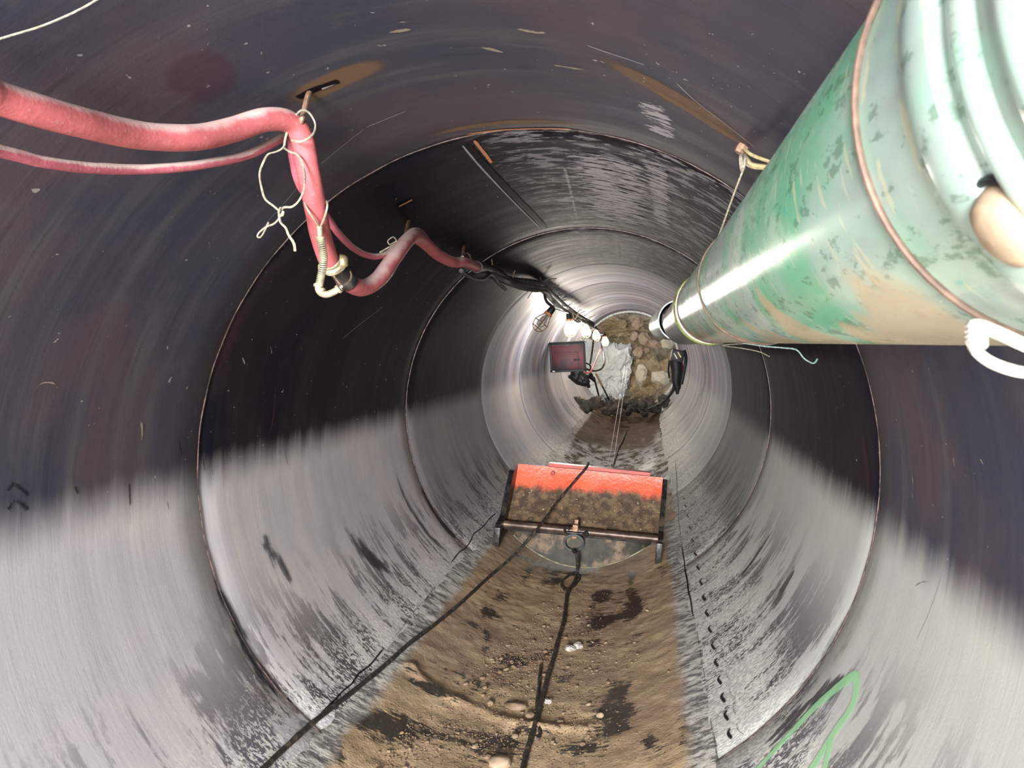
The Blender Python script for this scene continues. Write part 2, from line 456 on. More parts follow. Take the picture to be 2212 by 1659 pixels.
mark(0, [(640, 212), (680, 192), (735, 172)], .035, 'black', off=.0018)  # hook hole as a black patch, its shade painted on
mark(0, [(690, 192), (735, 176)], .014, 'pale', off=.0022)  # painted glint beside the hook hole
mark(0, [(520, 240), (430, 160), (380, 90)], .16, 'plum', off=.0008)
mark(0, [(1000, 289), (1060, 280), (1120, 276), (1180, 275), (1240, 276)], .016, 'rustbright', off=.0040)
mark(0, [(900, 300), (980, 280), (1080, 265), (1180, 262), (1290, 275)], .05, 'rust', off=.001)
mark(0, [(303, 905), (306, 935), (303, 965)], .012, 'beige')
mark(0, [(78, 862), (78, 838), (95, 826), (118, 830), (126, 850)], .007, 'beige')
mark(0, [(455, 1230), (500, 1330), (560, 1450), (620, 1530)], lambda t: .02 + .05 * math.sin(PI * t), 'wet', off=.001)
mark(0, [(1971, 1022), (1973, 1048)], .008, 'beige'); mark(0, [(1972, 1062), (1971, 1080)], .008, 'beige')
mark(0, [(2060, 985), (2063, 1010)], .006, 'beige'); mark(0, [(2118, 990), (2126, 1004)], .007, 'beige')
mark(0, [(1976, 1268), (1992, 1258), (2014, 1256)], .006, 'wet')
mark(0, [(2040, 1225), (2010, 1320), (1980, 1385)], .004, 'scratch')
mark(0, [(1640, 1640), (1710, 1560), (1790, 1490), (1850, 1450)], .11, 'wet', off=.0009)
mark(0, [(1400, 215), (1420, 260), (1440, 300)], .12, 'pale', off=.0007)
mark(0, [(590, 1600), (640, 1550), (672, 1556)], .05, 'pale', off=.0009)
for k in range(5):
    a0 = PI * (.55 + .14 * k)
    mark(0, [(552 + 17 * math.cos(a0) , 1485 - 17 * math.sin(a0)), (552 + 28 * math.cos(a0), 1485 - 28 * math.sin(a0))], .008, 'pale', off=.0016, k=3)
for k in range(30):
    px = random.uniform(60, 640); py = random.uniform(40, 900)
    if 150 < py < 400: continue
    mark(0, [(px, py), (px - random.uniform(0, 6), py + random.uniform(4, 14))], random.uniform(.002, .004), 'beige', k=2)
for k in range(70):
    px = random.gauss(1560, 90); py = random.gauss(170, 70)
    mark(0, [(px, py), (px + random.uniform(2, 5), py + random.uniform(1, 3))], random.uniform(.002, .004), 'pale', k=2)
# second ring (A to B)
mark(1, [(1003, 303), (1050, 358), (1120, 430), (1185, 497)], .030, 'black', off=.0016)  # lengthwise weld, its shadow painted as a black strip
mark(1, [(1022, 300), (1050, 335), (1062, 352)], .016, 'rustbright', off=.0014)
mark(1, [(993, 306), (1040, 362), (1108, 434), (1172, 498)], .010, 'scratch', off=.0018)
mark(1, [(1312, 325), (1325, 400), (1332, 492)], .42, 'pale', off=.0006)
mark(1, [(1290, 340), (1310, 400), (1315, 480)], .28, 'pale', off=.001)
mark(1, [(1410, 330), (1425, 420), (1430, 500)], .12, 'pale', off=.0012)
mark(1, [(1215, 345), (1235, 420), (1250, 490)], .02, 'pale', off=.0012)
mark(1, [(470, 830), (490, 740), (560, 620)], .14, 'plum', off=.0007)
mark(1, [(1875, 1080), (1872, 1000), (1855, 900)], .06, 'plum', off=.0007)
mark(1, [(438, 985), (442, 1020)], .014, 'wet'); mark(1, [(487, 945), (491, 1000)], .012, 'wet'); mark(1, [(496, 950), (498, 1004)], .008, 'wet')
mark(1, [(457, 1000), (459, 1030)], .006, 'wet'); mark(1, [(612, 965), (624, 1010)], .005, 'wet')
mark(1, [(850, 1010), (880, 1090), (930, 1160), (975, 1200)], lambda t: .05 + .05 * t, 'wet', off=.001)
mark(1, [(908, 1050), (940, 1110), (985, 1164)], lambda t: .015 + .05 * t, 'black', off=.0014)
mark(1, [(560, 1150), (600, 1220), (640, 1270)], .10, 'wet', off=.001)
mark(1, [(740, 1120), (790, 1200), (850, 1230)], .14, 'wet', off=.001)
mark(1, [(910, 1270), (945, 1300)], .045, 'wet', off=.002); mark(1, [(860, 1335), (910, 1360)], .05, 'wet', off=.002)
mark(1, [(600, 800), (590, 900), (575, 950)], .02, 'plum', off=.001)
mark(1, [(735, 735), (790, 690), (830, 660)], .003, 'scratch')
mark(1, [(522, 770), (530, 790)], .008, 'beige'); mark(1, [(583, 745), (587, 765)], .006, 'beige'); mark(1, [(455, 895), (457, 905)], .005, 'beige')
mark(1, [(858, 446), (875, 437), (893, 428)], .050, 'black', off=.001); mark(1, [(860, 446), (876, 438), (891, 430)], .022, 'rustbright', off=.0015)  # lifting hole with painted dark inside and a rusty rim
mark(1, [(866, 443), (888, 431)], .006, 'beige', off=.002)
mark(1, [(680, 430), (765, 395), (872, 340)], .004, 'rust', off=.001)
mark(1, [(1590, 1260), (1640, 1190), (1680, 1130)], .05, 'wet', off=.0009); mark(1, [(1660, 1330), (1700, 1260), (1720, 1230)], .12, 'wet', off=.0009)
mark(1, [(1540, 1180), (1580, 1140), (1600, 1110)], .03, 'wet', off=.001); mark(1, [(1560, 1235), (1600, 1190), (1625, 1150)], .035, 'wet', off=.001)
# third ring
mark(2, [(1335, 510), (1338, 540), (1340, 568)], .5, 'pale', off=.0006)
mark(2, [(1020, 900), (1010, 960), (1040, 1010)], .06, 'wet', off=.0009)
mark(2, [(1452, 545), (1440, 575)], .02, 'pale', off=.001)

# the cracked edge lines of the mud on both sides, and the tread-like black dabs on the right
def crack(seg, a, b, n, w, jx, m='black'):
    pts = []
    for i in range(n + 1):
        t = i / n; pts.append((a[0] + (b[0] - a[0]) * t + random.uniform(-jx, jx), a[1] + (b[1] - a[1]) * t + random.uniform(-jx, jx) * .6))
    mark(seg, pts, w, m, off=.0022, k=2)
crack(1, (1075, 1102), (968, 1220), 9, .010, 5); crack(1, (960, 1245), (830, 1400), 7, .006, 3, 'wet'); crack(1, (830, 1400), (685, 1552), 8, .008, 3)
crack(1, (1470, 1170), (1500, 1340), 8, .011, 1.5); crack(1, (1500, 1340), (1528, 1500), 7, .007, 1.5, 'wet'); crack(0, (1532, 1530), (1556, 1670), 6, .006, 2, 'wet')
crack(2, (1458, 985), (1470, 1170), 9, .006, 1)
for i in range(17):
    t = i / 16.0; px = 1478 + (1575 - 1478) * t ** 1.2; py = 1075 + (1585 - 1075) * t ** 1.25
    sg = 2 if py < 1085 else (1 if py < 1560 else 0)
    sc = .55 + .9 * t
    mark(sg, [(px + 4, py - 7 * sc), (px - 2, py), (px + 5 * sc, py + 9 * sc)], .013 + .004 * random.random(), 'black', off=.002, k=3)
    mark(sg, [(px + 12 * sc, py - 16 * sc), (px + 14 * sc, py - 4 * sc), (px + 24 * sc, py + 2 * sc)], .004, 'wet', off=.002, k=4)

NA = 160
for i in range(8):
    y0, y1 = RINGS[i], RINGS[i + 1]; r = R + ROFF[i]
    mb = MB(); ny = max(8, int((y1 - y0) / .12)); vs = []; fs = []
    prof = [(y0 + .0012, r + .0015), (y0 + .005, r)] + [(y0 + .010 + (y1 - y0 - .02) * j / ny, r) for j in range(1, ny)] + [(y1 - .005, r), (y1 - .0012, r + .0015), (y1 - .001, r + .02), (y0 + .001, r + .02)]
    L = len(prof)
    for (yy, rr) in prof:
        for k in range(NA): vs.append(cyl(2 * PI * k / NA, yy, rr))
    for j in range(L):
        for k in range(NA):
            a = j * NA + k; b = j * NA + (k + 1) % NA; c = ((j + 1) % L) * NA + (k + 1) % NA; d = ((j + 1) % L) * NA + k
            fs.append((a, d, c, b))
    mb.add(vs, fs, 0)
    mb.f = [list(f) for f in mb.f]
    for (pts, w, mi, kw) in marks[i]: strip(mb, pts, w, mi, **kw)
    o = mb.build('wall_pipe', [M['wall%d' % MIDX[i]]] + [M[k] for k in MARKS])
    lab = ['steel pipe wall nearest the viewer, dark above and dusty below', 'steel pipe wall between the first and second weld rings',
           'steel pipe wall between the second and third weld rings'] + ['grey steel pipe wall length %s of the third weld ring' % w for w in ('just inward', 'two lengths inward', 'three lengths inward', 'four lengths inward')] + ['last steel pipe wall length before the rock face']
    struct(o, lab[i])
    # weld bead
    if i < 7:
        wb = MB()
        ang = [2 * PI * k / 240 for k in range(240)]
        wb.tube([cyl(a, y1 + .0012 * math.sin(a * 37), R + .0005 + .0008 * N.noise(Vector((math.cos(a) * 9, i, math.sin(a) * 9)))) for a in ang], 0.0022, 6, closed=True)
        struct(wb.build('trim_%d' % (i + 1), M['weld']), 'weld bead where two pipe lengths meet')
# cutting edge of the last length, whitened to carry the brightness of its lit rim
ed = MB(); ed.lathe([(R + .03, 0), (R + .002, -.004), (R - .030, -.004), (R - .034, .002), (R - .034, .04), (R + .03, .04)], (0, 14.46, AZ), (0, 1, 0), 120)
struct(ed.build('trim_8', simple('whitish cutting edge', (.66, .68, .66), .5)), 'bright steel lip at the far end of the pipe')

# ------------------------------------------------------------------ mud floor
RIDGE = []
for _p in [(885, 1448), (905, 1475), (940, 1500), (985, 1520), (1040, 1545), (1100, 1568), (1180, 1582), (1260, 1578), (1330, 1558)]:
    _t, _a = wall_hit(*_p); RIDGE.append(Vector((_a * R, _t, 0)))
RIDGE = catmull(RIDGE, 5)
WETB = []
for (px_, py_, su, sv, k_) in [(1365, 1250, .03, .16, 1), (1372, 1310, .03, .16, 1), (1300, 1290, .035, .08, 1), (1300, 1350, .05, .06, .9), (1350, 1335, .07, .05, .9), (1340, 1500, .035, .07, 1.1), (1345, 1545, .05, .06, 1.1), (1345, 1580, .04, .03, .9), (1400, 1610, .02, .05, .8),
        (1235, 1235, .10, .09, 1), (1195, 1260, .05, .1, 1), (1140, 1245, .02, .1, .7), (1080, 1290, .03, .05, .7), (1060, 1330, .05, .04, .7), (1020, 1355, .04, .03, .6), (1115, 1430, .04, .07, .8), (1225, 1470, .03, .05, .6), (860, 1580, .10, .05, .8), (780, 1560, .09, .05, .8), (960, 1600, .12, .03, .7),
        (1050, 1600, .10, .03, .8), (1250, 1625, .06, .04, .8), (1170, 1590, .10, .02, .8), (1400, 1370, .04, .03, .5), (1280, 1395, .03, .04, .7), (980, 1460, .08, .015, .5), (700, 1620, .06, .06, .7), (1440, 1270, .02, .1, .4), (930, 1500, .05, .015, .8),
        (1130, 1210, .10, .05, .8), (1400, 1010, .1, .5, .9), (1150, 985, .12, .4, .9), (1215, 950, .10, .5, .9), (1420, 940, .05, .6, .6)]:
    _t, _a = wall_hit(px_, py_); WETB.append((_a * R, _t, su, sv, k_))
def wetness(a, y):
    v = 0
    for (u0, v0, su, sv, k) in WETB:
        du = (a * R - u0) / su; dv = (y - v0) / sv
        q = du * du + dv * dv
        if q < 9: v += k * math.exp(-q * .7)
    return min(1.3, v)
def mud_h(a, y):
    """thickness over the bore; below zero means bare steel"""
    da = math.degrees(a)
    e = .6 * N.noise(Vector((da * .05, y * 3.0, 1))) + .5 * N.noise(Vector((da * .2, y * 9, 2)))
    L = -129.5 - 2.0 * e; Rr = -59.0 + 2.2 * N.noise(Vector((3, y * 4, 5)))
    t = min((da - L), (Rr - da))
    if y > 5.5: t = min(t, 100)
    base = .011 * min(1, max(-1, t / 5.0))
    n = fbm(Vector((a * R * 5, y * 5, 0)), 3)
    n2 = fbm(Vector((a * R * 30, y * 24, 4)), 3)
    lump = max(0, N.noise(Vector((a * R * 9, y * 3.4, 8))))
    mid = math.exp(-((da + 100) / 13) ** 2)
    h = base + (.003 * n + .0022 * n2 + .006 * lump * mid) * (1 if t > 0 else .3)
    if t > 0: h = max(h, .0025)
    if 1.8 < y < 3.6:
        dm = min((q.x - a * R) ** 2 + (q.y - y) ** 2 for q in RIDGE)
        if dm < .02: h += .013 * math.exp(-dm / .0007) * (1 + .8 * n)
    if y > 11: h += .02 * min(1, (y - 11) / 2) * (1 + n)
    return h
def grid_floor():
    mb = MB(); vs = []; fs = []
    ys = []; y = -.5
    while y < 14.6:
        ys.append(y); y += .014 if .9 < y < 4.6 else (.03 if y < 8 else .05)
    na = 130; a0, a1 = math.radians(-134), math.radians(-55)
    for y in ys:
        for k in range(na + 1):
            a = a0 + (a1 - a0) * k / na
            vs.append(cyl(a, y, R - mud_h(a, y)))
    for j in range(len(ys) - 1):
        for k in range(na):
            p = j * (na + 1) + k; fs.append((p, p + 1, p + na + 2, p + na + 1))
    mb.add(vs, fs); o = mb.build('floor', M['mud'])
    eg = o.data.attributes.new('edge', 'FLOAT', 'POINT'); ev = []
    for v in vs:
        da = math.degrees(math.atan2(v.z - AZ, v.x)); rr = -66 if v.y < 5 else -59
        k1 = (da - rr) / 5; k2 = (-123 - da) / 5
        ev.append(min(1, max(0, k1, k2)))
    eg.data.foreach_set('value', ev)
    at_ = o.data.attributes.new('wet', 'FLOAT', 'POINT')
    at_.data.foreach_set('value', [wetness(math.atan2(v.z - AZ, v.x), v.y) for v in vs])
    return o
struct(grid_floor(), 'tan muddy strip along the bottom of the pipe')
def F_(px, py, off=0.0):
    """picture point on the mud"""
    t, a = wall_hit(px, py)
    for _ in range(3):
        h = mud_h(a, t); r0 = R - max(h, 0)
        A_ = (px - 1394.4) / F; B_ = -(py - 738.7) / F
        q = A_ * A_ + B_ * B_; w = A_ * CX + B_ * CZ; D = CX * CX + CZ * CZ - r0 * r0
        t = (-w + math.sqrt(w * w - q * D)) / q; a = math.atan2(CZ + B_ * t, CX + A_ * t)
    return cyl(a, t, R - max(mud_h(a, t), 0) - off)

# ------------------------------------------------------------------ stones
def rock_mb(c, rad, seed, sub=3, pw=2.0, rough=.25, rot=0, ridge=.0, fq=1.3):
    import bmesh
    bm = bmesh.new(); bmesh.ops.create_icosphere(bm, subdivisions=sub, radius=1)
    so = Vector((seed * 3.17, seed * 1.31, seed * 7.7)); rm = Matrix.Rotation(rot, 3, 'Y') @ Matrix.Rotation(seed, 3, 'Z')
    for v in bm.verts:
        p = v.co.normalized()
        q = (abs(p.x) ** pw + abs(p.y) ** pw + abs(p.z) ** pw) ** (-1 / pw)
        n = fbm(p * fq + so, 4)
        cell = N.noise(p * 2.4 + so * 2)
        k = q * (1 + rough * n + ridge * (abs(cell) - .25) )
        v.co = Vector((p.x * rad[0], p.y * rad[1], p.z * rad[2])) * k
    bm.verts.index_update()
    vs = [Vector(c) + Matrix.Rotation(rot, 3, 'Y') @ v.co for v in bm.verts]; fs = [[v.index for v in f.verts] for f in bm.faces]; bm.free()
    return MB().add(vs, fs)
def facet(o, ang=28):
    try: o.data.set_sharp_from_angle(angle=math.radians(ang))
    except Exception: pass
    return o
# pebble prototypes, copied along the floor
protos = []
for k in range(5):
    mb = rock_mb((0, 0, 0), (1, .8 + .1 * k, .62), 11 + k, 2, 2.4, .28)
    o = mb.build('pebble', M['pebble'] if k != 3 else M['pebble2']); protos.append(o)
peb = []
def put_pebble(px, py, size, first):
    k = random.randrange(5)
    o = protos[k]
    if k in first: first.discard(k)
    else:
        o = protos[k].copy(); C.objects.link(o)
    pt = F_(px, py, size * .25); o.location = pt
    a = math.atan2(pt.z - AZ, pt.x)
    o.scale = (size, size * random.uniform(.8, 1.3), size)
    o.rotation_euler = (0, -(a + PI / 2), random.uniform(0, 6))
    tag(o, 'small tan pebble lying in the mud before the scraper', 'pebble', 'pebbles scattered over the mud floor'); peb.append(o)
fs_ = set(range(5))
CL = [(1105, 1440, 45, 45, 3), (1210, 1370, 45, 60, 2), (1150, 1330, 60, 60, 1.2), (1110, 1570, 70, 50, 2), (960, 1580, 90, 40, 1.5), (1210, 1560, 60, 40, 1.2), (1280, 1420, 60, 40, 1), (860, 1610, 60, 30, 1), (1060, 1400, 70, 60, 1.4), (1230, 1270, 50, 25, 1), (1180, 1450, 160, 140, 1.5)]
CW = [c[4] for c in CL]
def scatter_pt():
    while True:
        c = random.choices(CL, CW)[0]
        px = random.gauss(c[0], c[2]); py = random.gauss(c[1], c[3])
        if 1228 < py < 1690 and px > 1290 - (py - 1200) * 1.12 and px < 1440 + (py - 1240) * .2: return px, py
for i in range(270):
    px, py = scatter_pt()
    put_pebble(px, py, random.choice([.003, .0035, .004, .005, .006, .008]) * random.uniform(.8, 1.2), fs_)
for nm, (px, py), rad, m, lab, rz in (
    ('stone', (1112, 1528), (.040, .02, .012), 'pebble', 'flat tan stone left of the black rope, largest lying in the mud', .1),
    ('stone', (1078, 1652), (.033, .028, .018), 'pebble2', 'pale round stone at the bottom edge of the mud floor', 0),
    ('stone', (1297, 1548), (.012, .010, .010), 'pebble2', 'small pale stone right of the rope near the mud ridge', 0),
    ('stone', (1058, 1521), (.012, .011, .010), 'pebble', 'round tan stone just left of the flat stone', 0),
    ('stone', (1112, 1592), (.011, .009, .008), 'pebble', 'tan stone below the flat stone, left of the rope', 0),
    ('stone', (1145, 1550), (.016, .013, .012), 'pebble', 'tan stone touching the black rope on its left', 0)):
    pt = F_(px, py, rad[2] * .35)
    o = facet(rock_mb(pt, rad, px % 17 + 1, 3, 2.3, .22, .1).build(nm, M[m])); tag(o, lab, 'stone')
for i, (px, py, r) in enumerate([(1232, 1404, .016), (1250, 1398, .015), (1184, 1517, .010)]):
    pt = F_(px, py, r * .4)
    o = facet(rock_mb(pt, (r * 1.25, r, r * .75), i + 31, 3, 3, .35, .2, .3).build('quartz_chunk', M['quartz']), 15)
    tag(o, ['broken white quartz chunk on the mud right of the rope, left of the pair', 'broken white quartz chunk on the mud right of the rope, right of the pair', 'little white quartz chip beside the rope lower down'][i], 'stone')
# ungraded grit
gm = MB(); import bmesh
bmq = bmesh.new(); bmesh.ops.create_icosphere(bmq, subdivisions=1, radius=1); bmq.verts.index_update()
qv = [v.co.copy() for v in bmq.verts]; qf = [[v.index for v in f.verts] for f in bmq.faces]; bmq.free()
for i in range(4200):
    px, py = scatter_pt()
    sz = random.uniform(.0010, .0030); pt = F_(px, py, sz * .3)
    gm.add([pt + Vector((v.x * sz * random.uniform(.8, 1.2), v.y * sz, v.z * sz * .8)) for v in qv], qf)
tag(gm.build('grit', M['grit']), 'fine tan grit strewn over the mud floor', 'grit', kind='stuff')
# ------------------------------------------------------------------ vent duct
DR = .151; DX, DZ = .570, AZ + .491
duct = thing('vent_duct', 'pale green round ventilation duct hung along the upper right of the pipe', 'duct', (DX, 0, DZ))
def ductp(prof, y0, name, mat, x=DX, z=DZ, label=None, x1=None, z1=None, y1=None, n=96):
    mb = MB()
    ax = Vector((0, 1, 0)) if x1 is None else Vector((x1 - x, y1 - y0, z1 - z)).normalized()
    mb.lathe(prof, (x, y0, z), ax, n); mb.f = [list(reversed(f)) for f in mb.f]
    return mb.build(name, mat, duct, label=label)
ductp([(DR - .003, -.6), (DR, -.6)] + [(DR, -.6 + 4.2 * k / 30) for k in range(1, 31)] + [(DR - .003, 3.6), (DR - .003, -.6)], 0, 'duct_pipe', M['duct'])
ductp([(DR, 0), (DR + .007, .004), (DR + .009, .02), (DR + .007, .036), (DR, .04)], .352, 'collar_ring', M['duct'])
ductp([(DR, 0), (DR + .005, .003), (DR + .007, .010), (DR + .005, .017), (DR, .02)], .318, 'collar_ring', M['duct'])
ductp([(DR, 0), (DR + .006, .003), (DR + .0085, .012), (DR + .006, .022), (DR, .025)], .272, 'collar_ring', M['duct'])
ductp([(DR - .002, -.06), (DR + .006, -.06), (DR + .012, -.045), (DR + .012, .09), (DR + .006, .105), (DR - .002, .105)], 3.46, 'joint_seal', M['bandgreen'], label='yellow green sealing ring round the duct joint')
ductp([(DR - .002, -.02), (DR + .006, -.02), (DR + .006, .02), (DR - .002, .02)], 3.375, 'joint_clamp', M['brassdull'])
ductp([(DR - .002, 0)] + [(DR - .001 + .0022 * math.sin(k * 1.9), 1.92 * k / 40) for k in range(41)] + [(DR - .02, 1.93), (DR - .02, 0)], 3.6, 'spiral_section', M['ductgrey'], x1=.560, z1=AZ + .475, y1=5.5)
ductp([(DR - .004, 0), (DR - .002, .02), (DR - .012, .1)], 5.5, 'reducer', M['blackrub'], x=.560, z=AZ + .475)
ductp([(DR - .012, 0)] + [(DR - .006 + .004 * (k % 6 == 0), 2.9 * k / 42) for k in range(43)] + [(DR - .03, 2.9), (DR - .03, 0)], 5.72, 'end_section', M['ductgrey'], x=.525, z=AZ + .50, x1=.473, z1=AZ + .524, y1=8.6)
# inspection plug near the viewer
t_ = .350
pc = P(2196, 482, t_); nrm = Vector((pc.x - DX, 0, pc.z - DZ)).normalized(); base = Vector((DX, pc.y, DZ)) + nrm * DR
mb = MB(); mb.lathe([(.0, .016), (.010, .0155), (.017, .012), (.020, .006), (.021, 0), (.024, 0), (.024, -.004)], base, nrm, 32)
mb.f = [list(f) for f in mb.f]; mb.build('inspection_plug', M['pebble2'], duct, label='pale round plug')
mb = MB(); mb.tube([base + nrm * .001 + (Matrix.Rotation(a * 2 * PI / 40, 3, nrm) @ (nrm.orthogonal().normalized() * .0235)) for a in range(40)], .0022, 8, closed=True); mb.build('gasket', M['blackrub'], duct)

def duct_loop(y, tilt, r=.0022, mat='rebar', lab='', grp=None, nm='hanger_wire'):
    mb = MB(); pts = []
    for k in range(72):
        a = 2 * PI * k / 72; rr = DR + r * .8
        pts.append(Vector((DX + rr * math.cos(a), y + tilt * math.cos(a - 2.4) , DZ + rr * math.sin(a))))
    mb.tube(pts, r, 8, closed=True)
    return tag(mb.build(nm, M[mat]), lab, 'wire', grp)
duct_loop(.488, .006, .0026, 'brownwire', 'dark brown wire looped round the near end of the green duct')
duct_loop(1.93, .05, .0024, 'brownwire', 'thin wire looped round the duct below the brass hanger')
duct_loop(3.22, .05, .0026, 'brownwire', 'thin wire looped round the duct just before the yellow seal')
# white rope tied under the duct
rp = thing('rope_loop', 'white rope knotted under the near end of the green duct', 'rope', P(2110, 745, .47))
mb = MB(); mb.tube([P(2120, 705, .448), P(2165, 722, .44), P(2215, 745, .43), P(2290, 770, .42), P(2300, 800, .43), P(2215, 805, .45), P(2150, 788, .46), P(2112, 762, .465), P(2100, 735, .455), P(2108, 712, .45)], .0036, 10, smooth=8, wob=.25); mb.build('loop', M['whiterope'], rp)
mb = MB()
for k in range(4):
    yy = 705 + 11 * k
    mb.tube([P(2096, yy, .452), P(2106, yy - 5, .444), P(2120, yy - 2, .443), P(2124, yy + 6, .452)], .003, 8, smooth=5)
mb.build('knot', M['whiterope'], rp)

# brass hanger on the crown holding the duct
hg = thing('duct_hanger', 'brassy bent strap bolted to the crown beside the green duct', 'hanger', W(1612, 318))
mb = MB()
for k, (a, b) in enumerate((((1608, 318), (1668, 352)), ((1612, 312), (1672, 340)))):
    p0 = W(*a, off=.010); p1 = W(*b, off=.012); mid = (p0 + p1) / 2 + Vector((-.01, 0, -.012 * (1 - k)))
    mb.tube([p0, mid, p1], .007 if k == 0 else .004, 8, smooth=8)
mb.build('strap', M['brass'], hg)
mb = MB(); mb.lathe([(0, .02), (.011, .02), (.013, .012), (.013, 0)], W(1606, 314), (W(1606, 314, .1) - W(1606, 314)).normalized(), 6); mb.build('bolt', M['rebar'], hg)
mb = MB(); p0 = W(1612, 322, .012)
mb.tube([p0, P(1600, 340, 1.62), P(1603, 368, 1.63), P(1609, 345, 1.64), p0], .004, 6, smooth=6); mb.build('tie_knot', M['twine'], hg)
tw = MB(); tw.tube([P(1606, 365, 1.62), P(1585, 420, 1.66), P(1560, 490, 1.75), P(1540, 545, 1.86), P(1524, 590, 1.93), P(1514, 640, 1.96)], .0022, 6, smooth=6)
tag(tw.build('hanger_string', M['twine']), 'taut twine from the brass hanger down along the duct', 'string')
for i, (pts, lab) in enumerate([
    ([P(1605, 741, 2.6), P(1650, 748, 2.55), P(1700, 752, 2.5), P(1722, 757, 2.48), P(1738, 775, 2.48), P(1757, 785, 2.46), P(1766, 775, 2.45)], 'pale green twine end dangling below the duct, longest of three'),
    ([P(1610, 742, 2.7), P(1560, 746, 2.8), P(1600, 752, 2.7), P(1640, 760, 2.65), P(1662, 770, 2.6)], 'grey twine end curling below the duct seal'),
    ([P(1612, 740, 2.6), P(1645, 745, 2.58), P(1678, 741, 2.55)], 'short pale green twine end tight under the duct')]):
    mb = MB(); mb.tube(pts, .0026 if i != 1 else .0018, 6, smooth=6, wob=.4)
    tag(mb.build('twine_end', M['twinegreen' if i != 1 else 'twine']), lab, 'twine')

# ------------------------------------------------------------------ hoses
BIG = [(-220, 100, .84), (-60, 185, .93), (0, 212, .97), (150, 258, 1.07), (300, 292, 1.2), (420, 297, 1.3), (500, 281, 1.38), (570, 259, 1.44), (622, 262, 1.49), (652, 298, 1.52), (666, 370, 1.55), (680, 440, 1.6), (693, 510, 1.68), (710, 562, 1.75)]
BIG2 = [(742, 600, 1.80), (762, 616, 1.84), (787, 621, 1.90), (818, 602, 1.98), (850, 558, 2.1), (876, 524, 2.25), (893, 511, 2.38), (912, 520, 2.52), (945, 549, 2.75), (978, 566, 2.95), (1003, 567, 3.1), (1030, 577, 3.4)]
BIG3 = [(1030, 577, 3.4), (1050, 580, 3.7), (1075, 592, 4.1), (1105, 610, 4.6), (1140, 616, 5.1), (1172, 620, 5.5), (1196, 640, 6.2), (1218, 660, 7.0), (1240, 676, 8.0), (1262, 690, 9.3), (1280, 700, 10.6)]
def hose(name, pts, r, mat, lab, cat='hose', wob=.03, n=20, k=10, grp=None):
    mb = MB(); mb.tube([P(*p) for p in pts], r, n, smooth=k, wob=wob)
    o = mb.build(name, M[mat]); tag(o, lab, cat, grp); return o
hose('air_hose', BIG, .0215, 'hose', 'thick dusty red hose drooping in from the left to the first hook')
hose('air_hose', BIG2, .0205, 'hose', 'thick dusty red hose running from the brass coupling over the second hook')
hose('air_hose', BIG3, .026, 'blackrub', 'dark hose continuing the thick red hose into the shadow')  # same hose in black, its shade put into the colour
AIR = [(-220, 270, .9), (-60, 312, .96), (0, 326, 1.0), (100, 351, 1.07), (200, 363, 1.15), (300, 366, 1.24), (400, 360, 1.32), (500, 344, 1.42), (560, 324, 1.49), (612, 297, 1.55), (628, 300, 1.57), (633, 345, 1.60), (648, 400, 1.64), (680, 440, 1.72), (706, 468, 1.78), (730, 503, 1.84), (765, 537, 1.92), (800, 553, 2.0), (832, 550, 2.08), (858, 530, 2.18), (880, 507, 2.3), (897, 497, 2.42), (913, 505, 2.55), (945, 545, 2.8), (975, 573, 3.0)]
hose('air_line', AIR, .0082, 'airline', 'thin dusty red line hanging below the thick red hose', wob=.10, n=12)
hose('power_cable', [(996, 585, 3.0), (1005, 592, 3.1), (1025, 602, 3.3), (1045, 602, 3.5), (1060, 592, 3.7), (1075, 610, 4.0), (1092, 625, 4.3)], .0085, 'blackrub', 'grey cable sagging under the dark hose past the third hook', 'cable', .1, 10)
CAB = [[(1055, 588, 3.75), (1090, 606, 4.3), (1130, 618, 5.0), (1172, 626, 5.6), (1200, 655, 6.4), (1222, 672, 7.3), (1246, 688, 8.4), (1268, 700, 9.6), (1290, 712, 11.2)],
       [(1080, 600, 4.2), (1120, 606, 4.8), (1165, 612, 5.3), (1188, 632, 6.0), (1210, 655, 6.8), (1236, 672, 7.9), (1258, 686, 9.0), (1282, 698, 10.6)],
       [(1100, 612, 4.5), (1140, 624, 5.1), (1178, 628, 5.6), (1196, 650, 6.3), (1226, 664, 7.2), (1250, 684, 8.6)]]
for i, c_ in enumerate(CAB):
    hose('power_cable', c_, .018 if i else .022, 'blackrub', ['black cable bundled lowest with the dark hose towards the lamps', 'black cable bundled highest with the dark hose towards the lamps', 'short black cable strapped between the two bundled ones'][i], 'cable', .25, 8, 6)
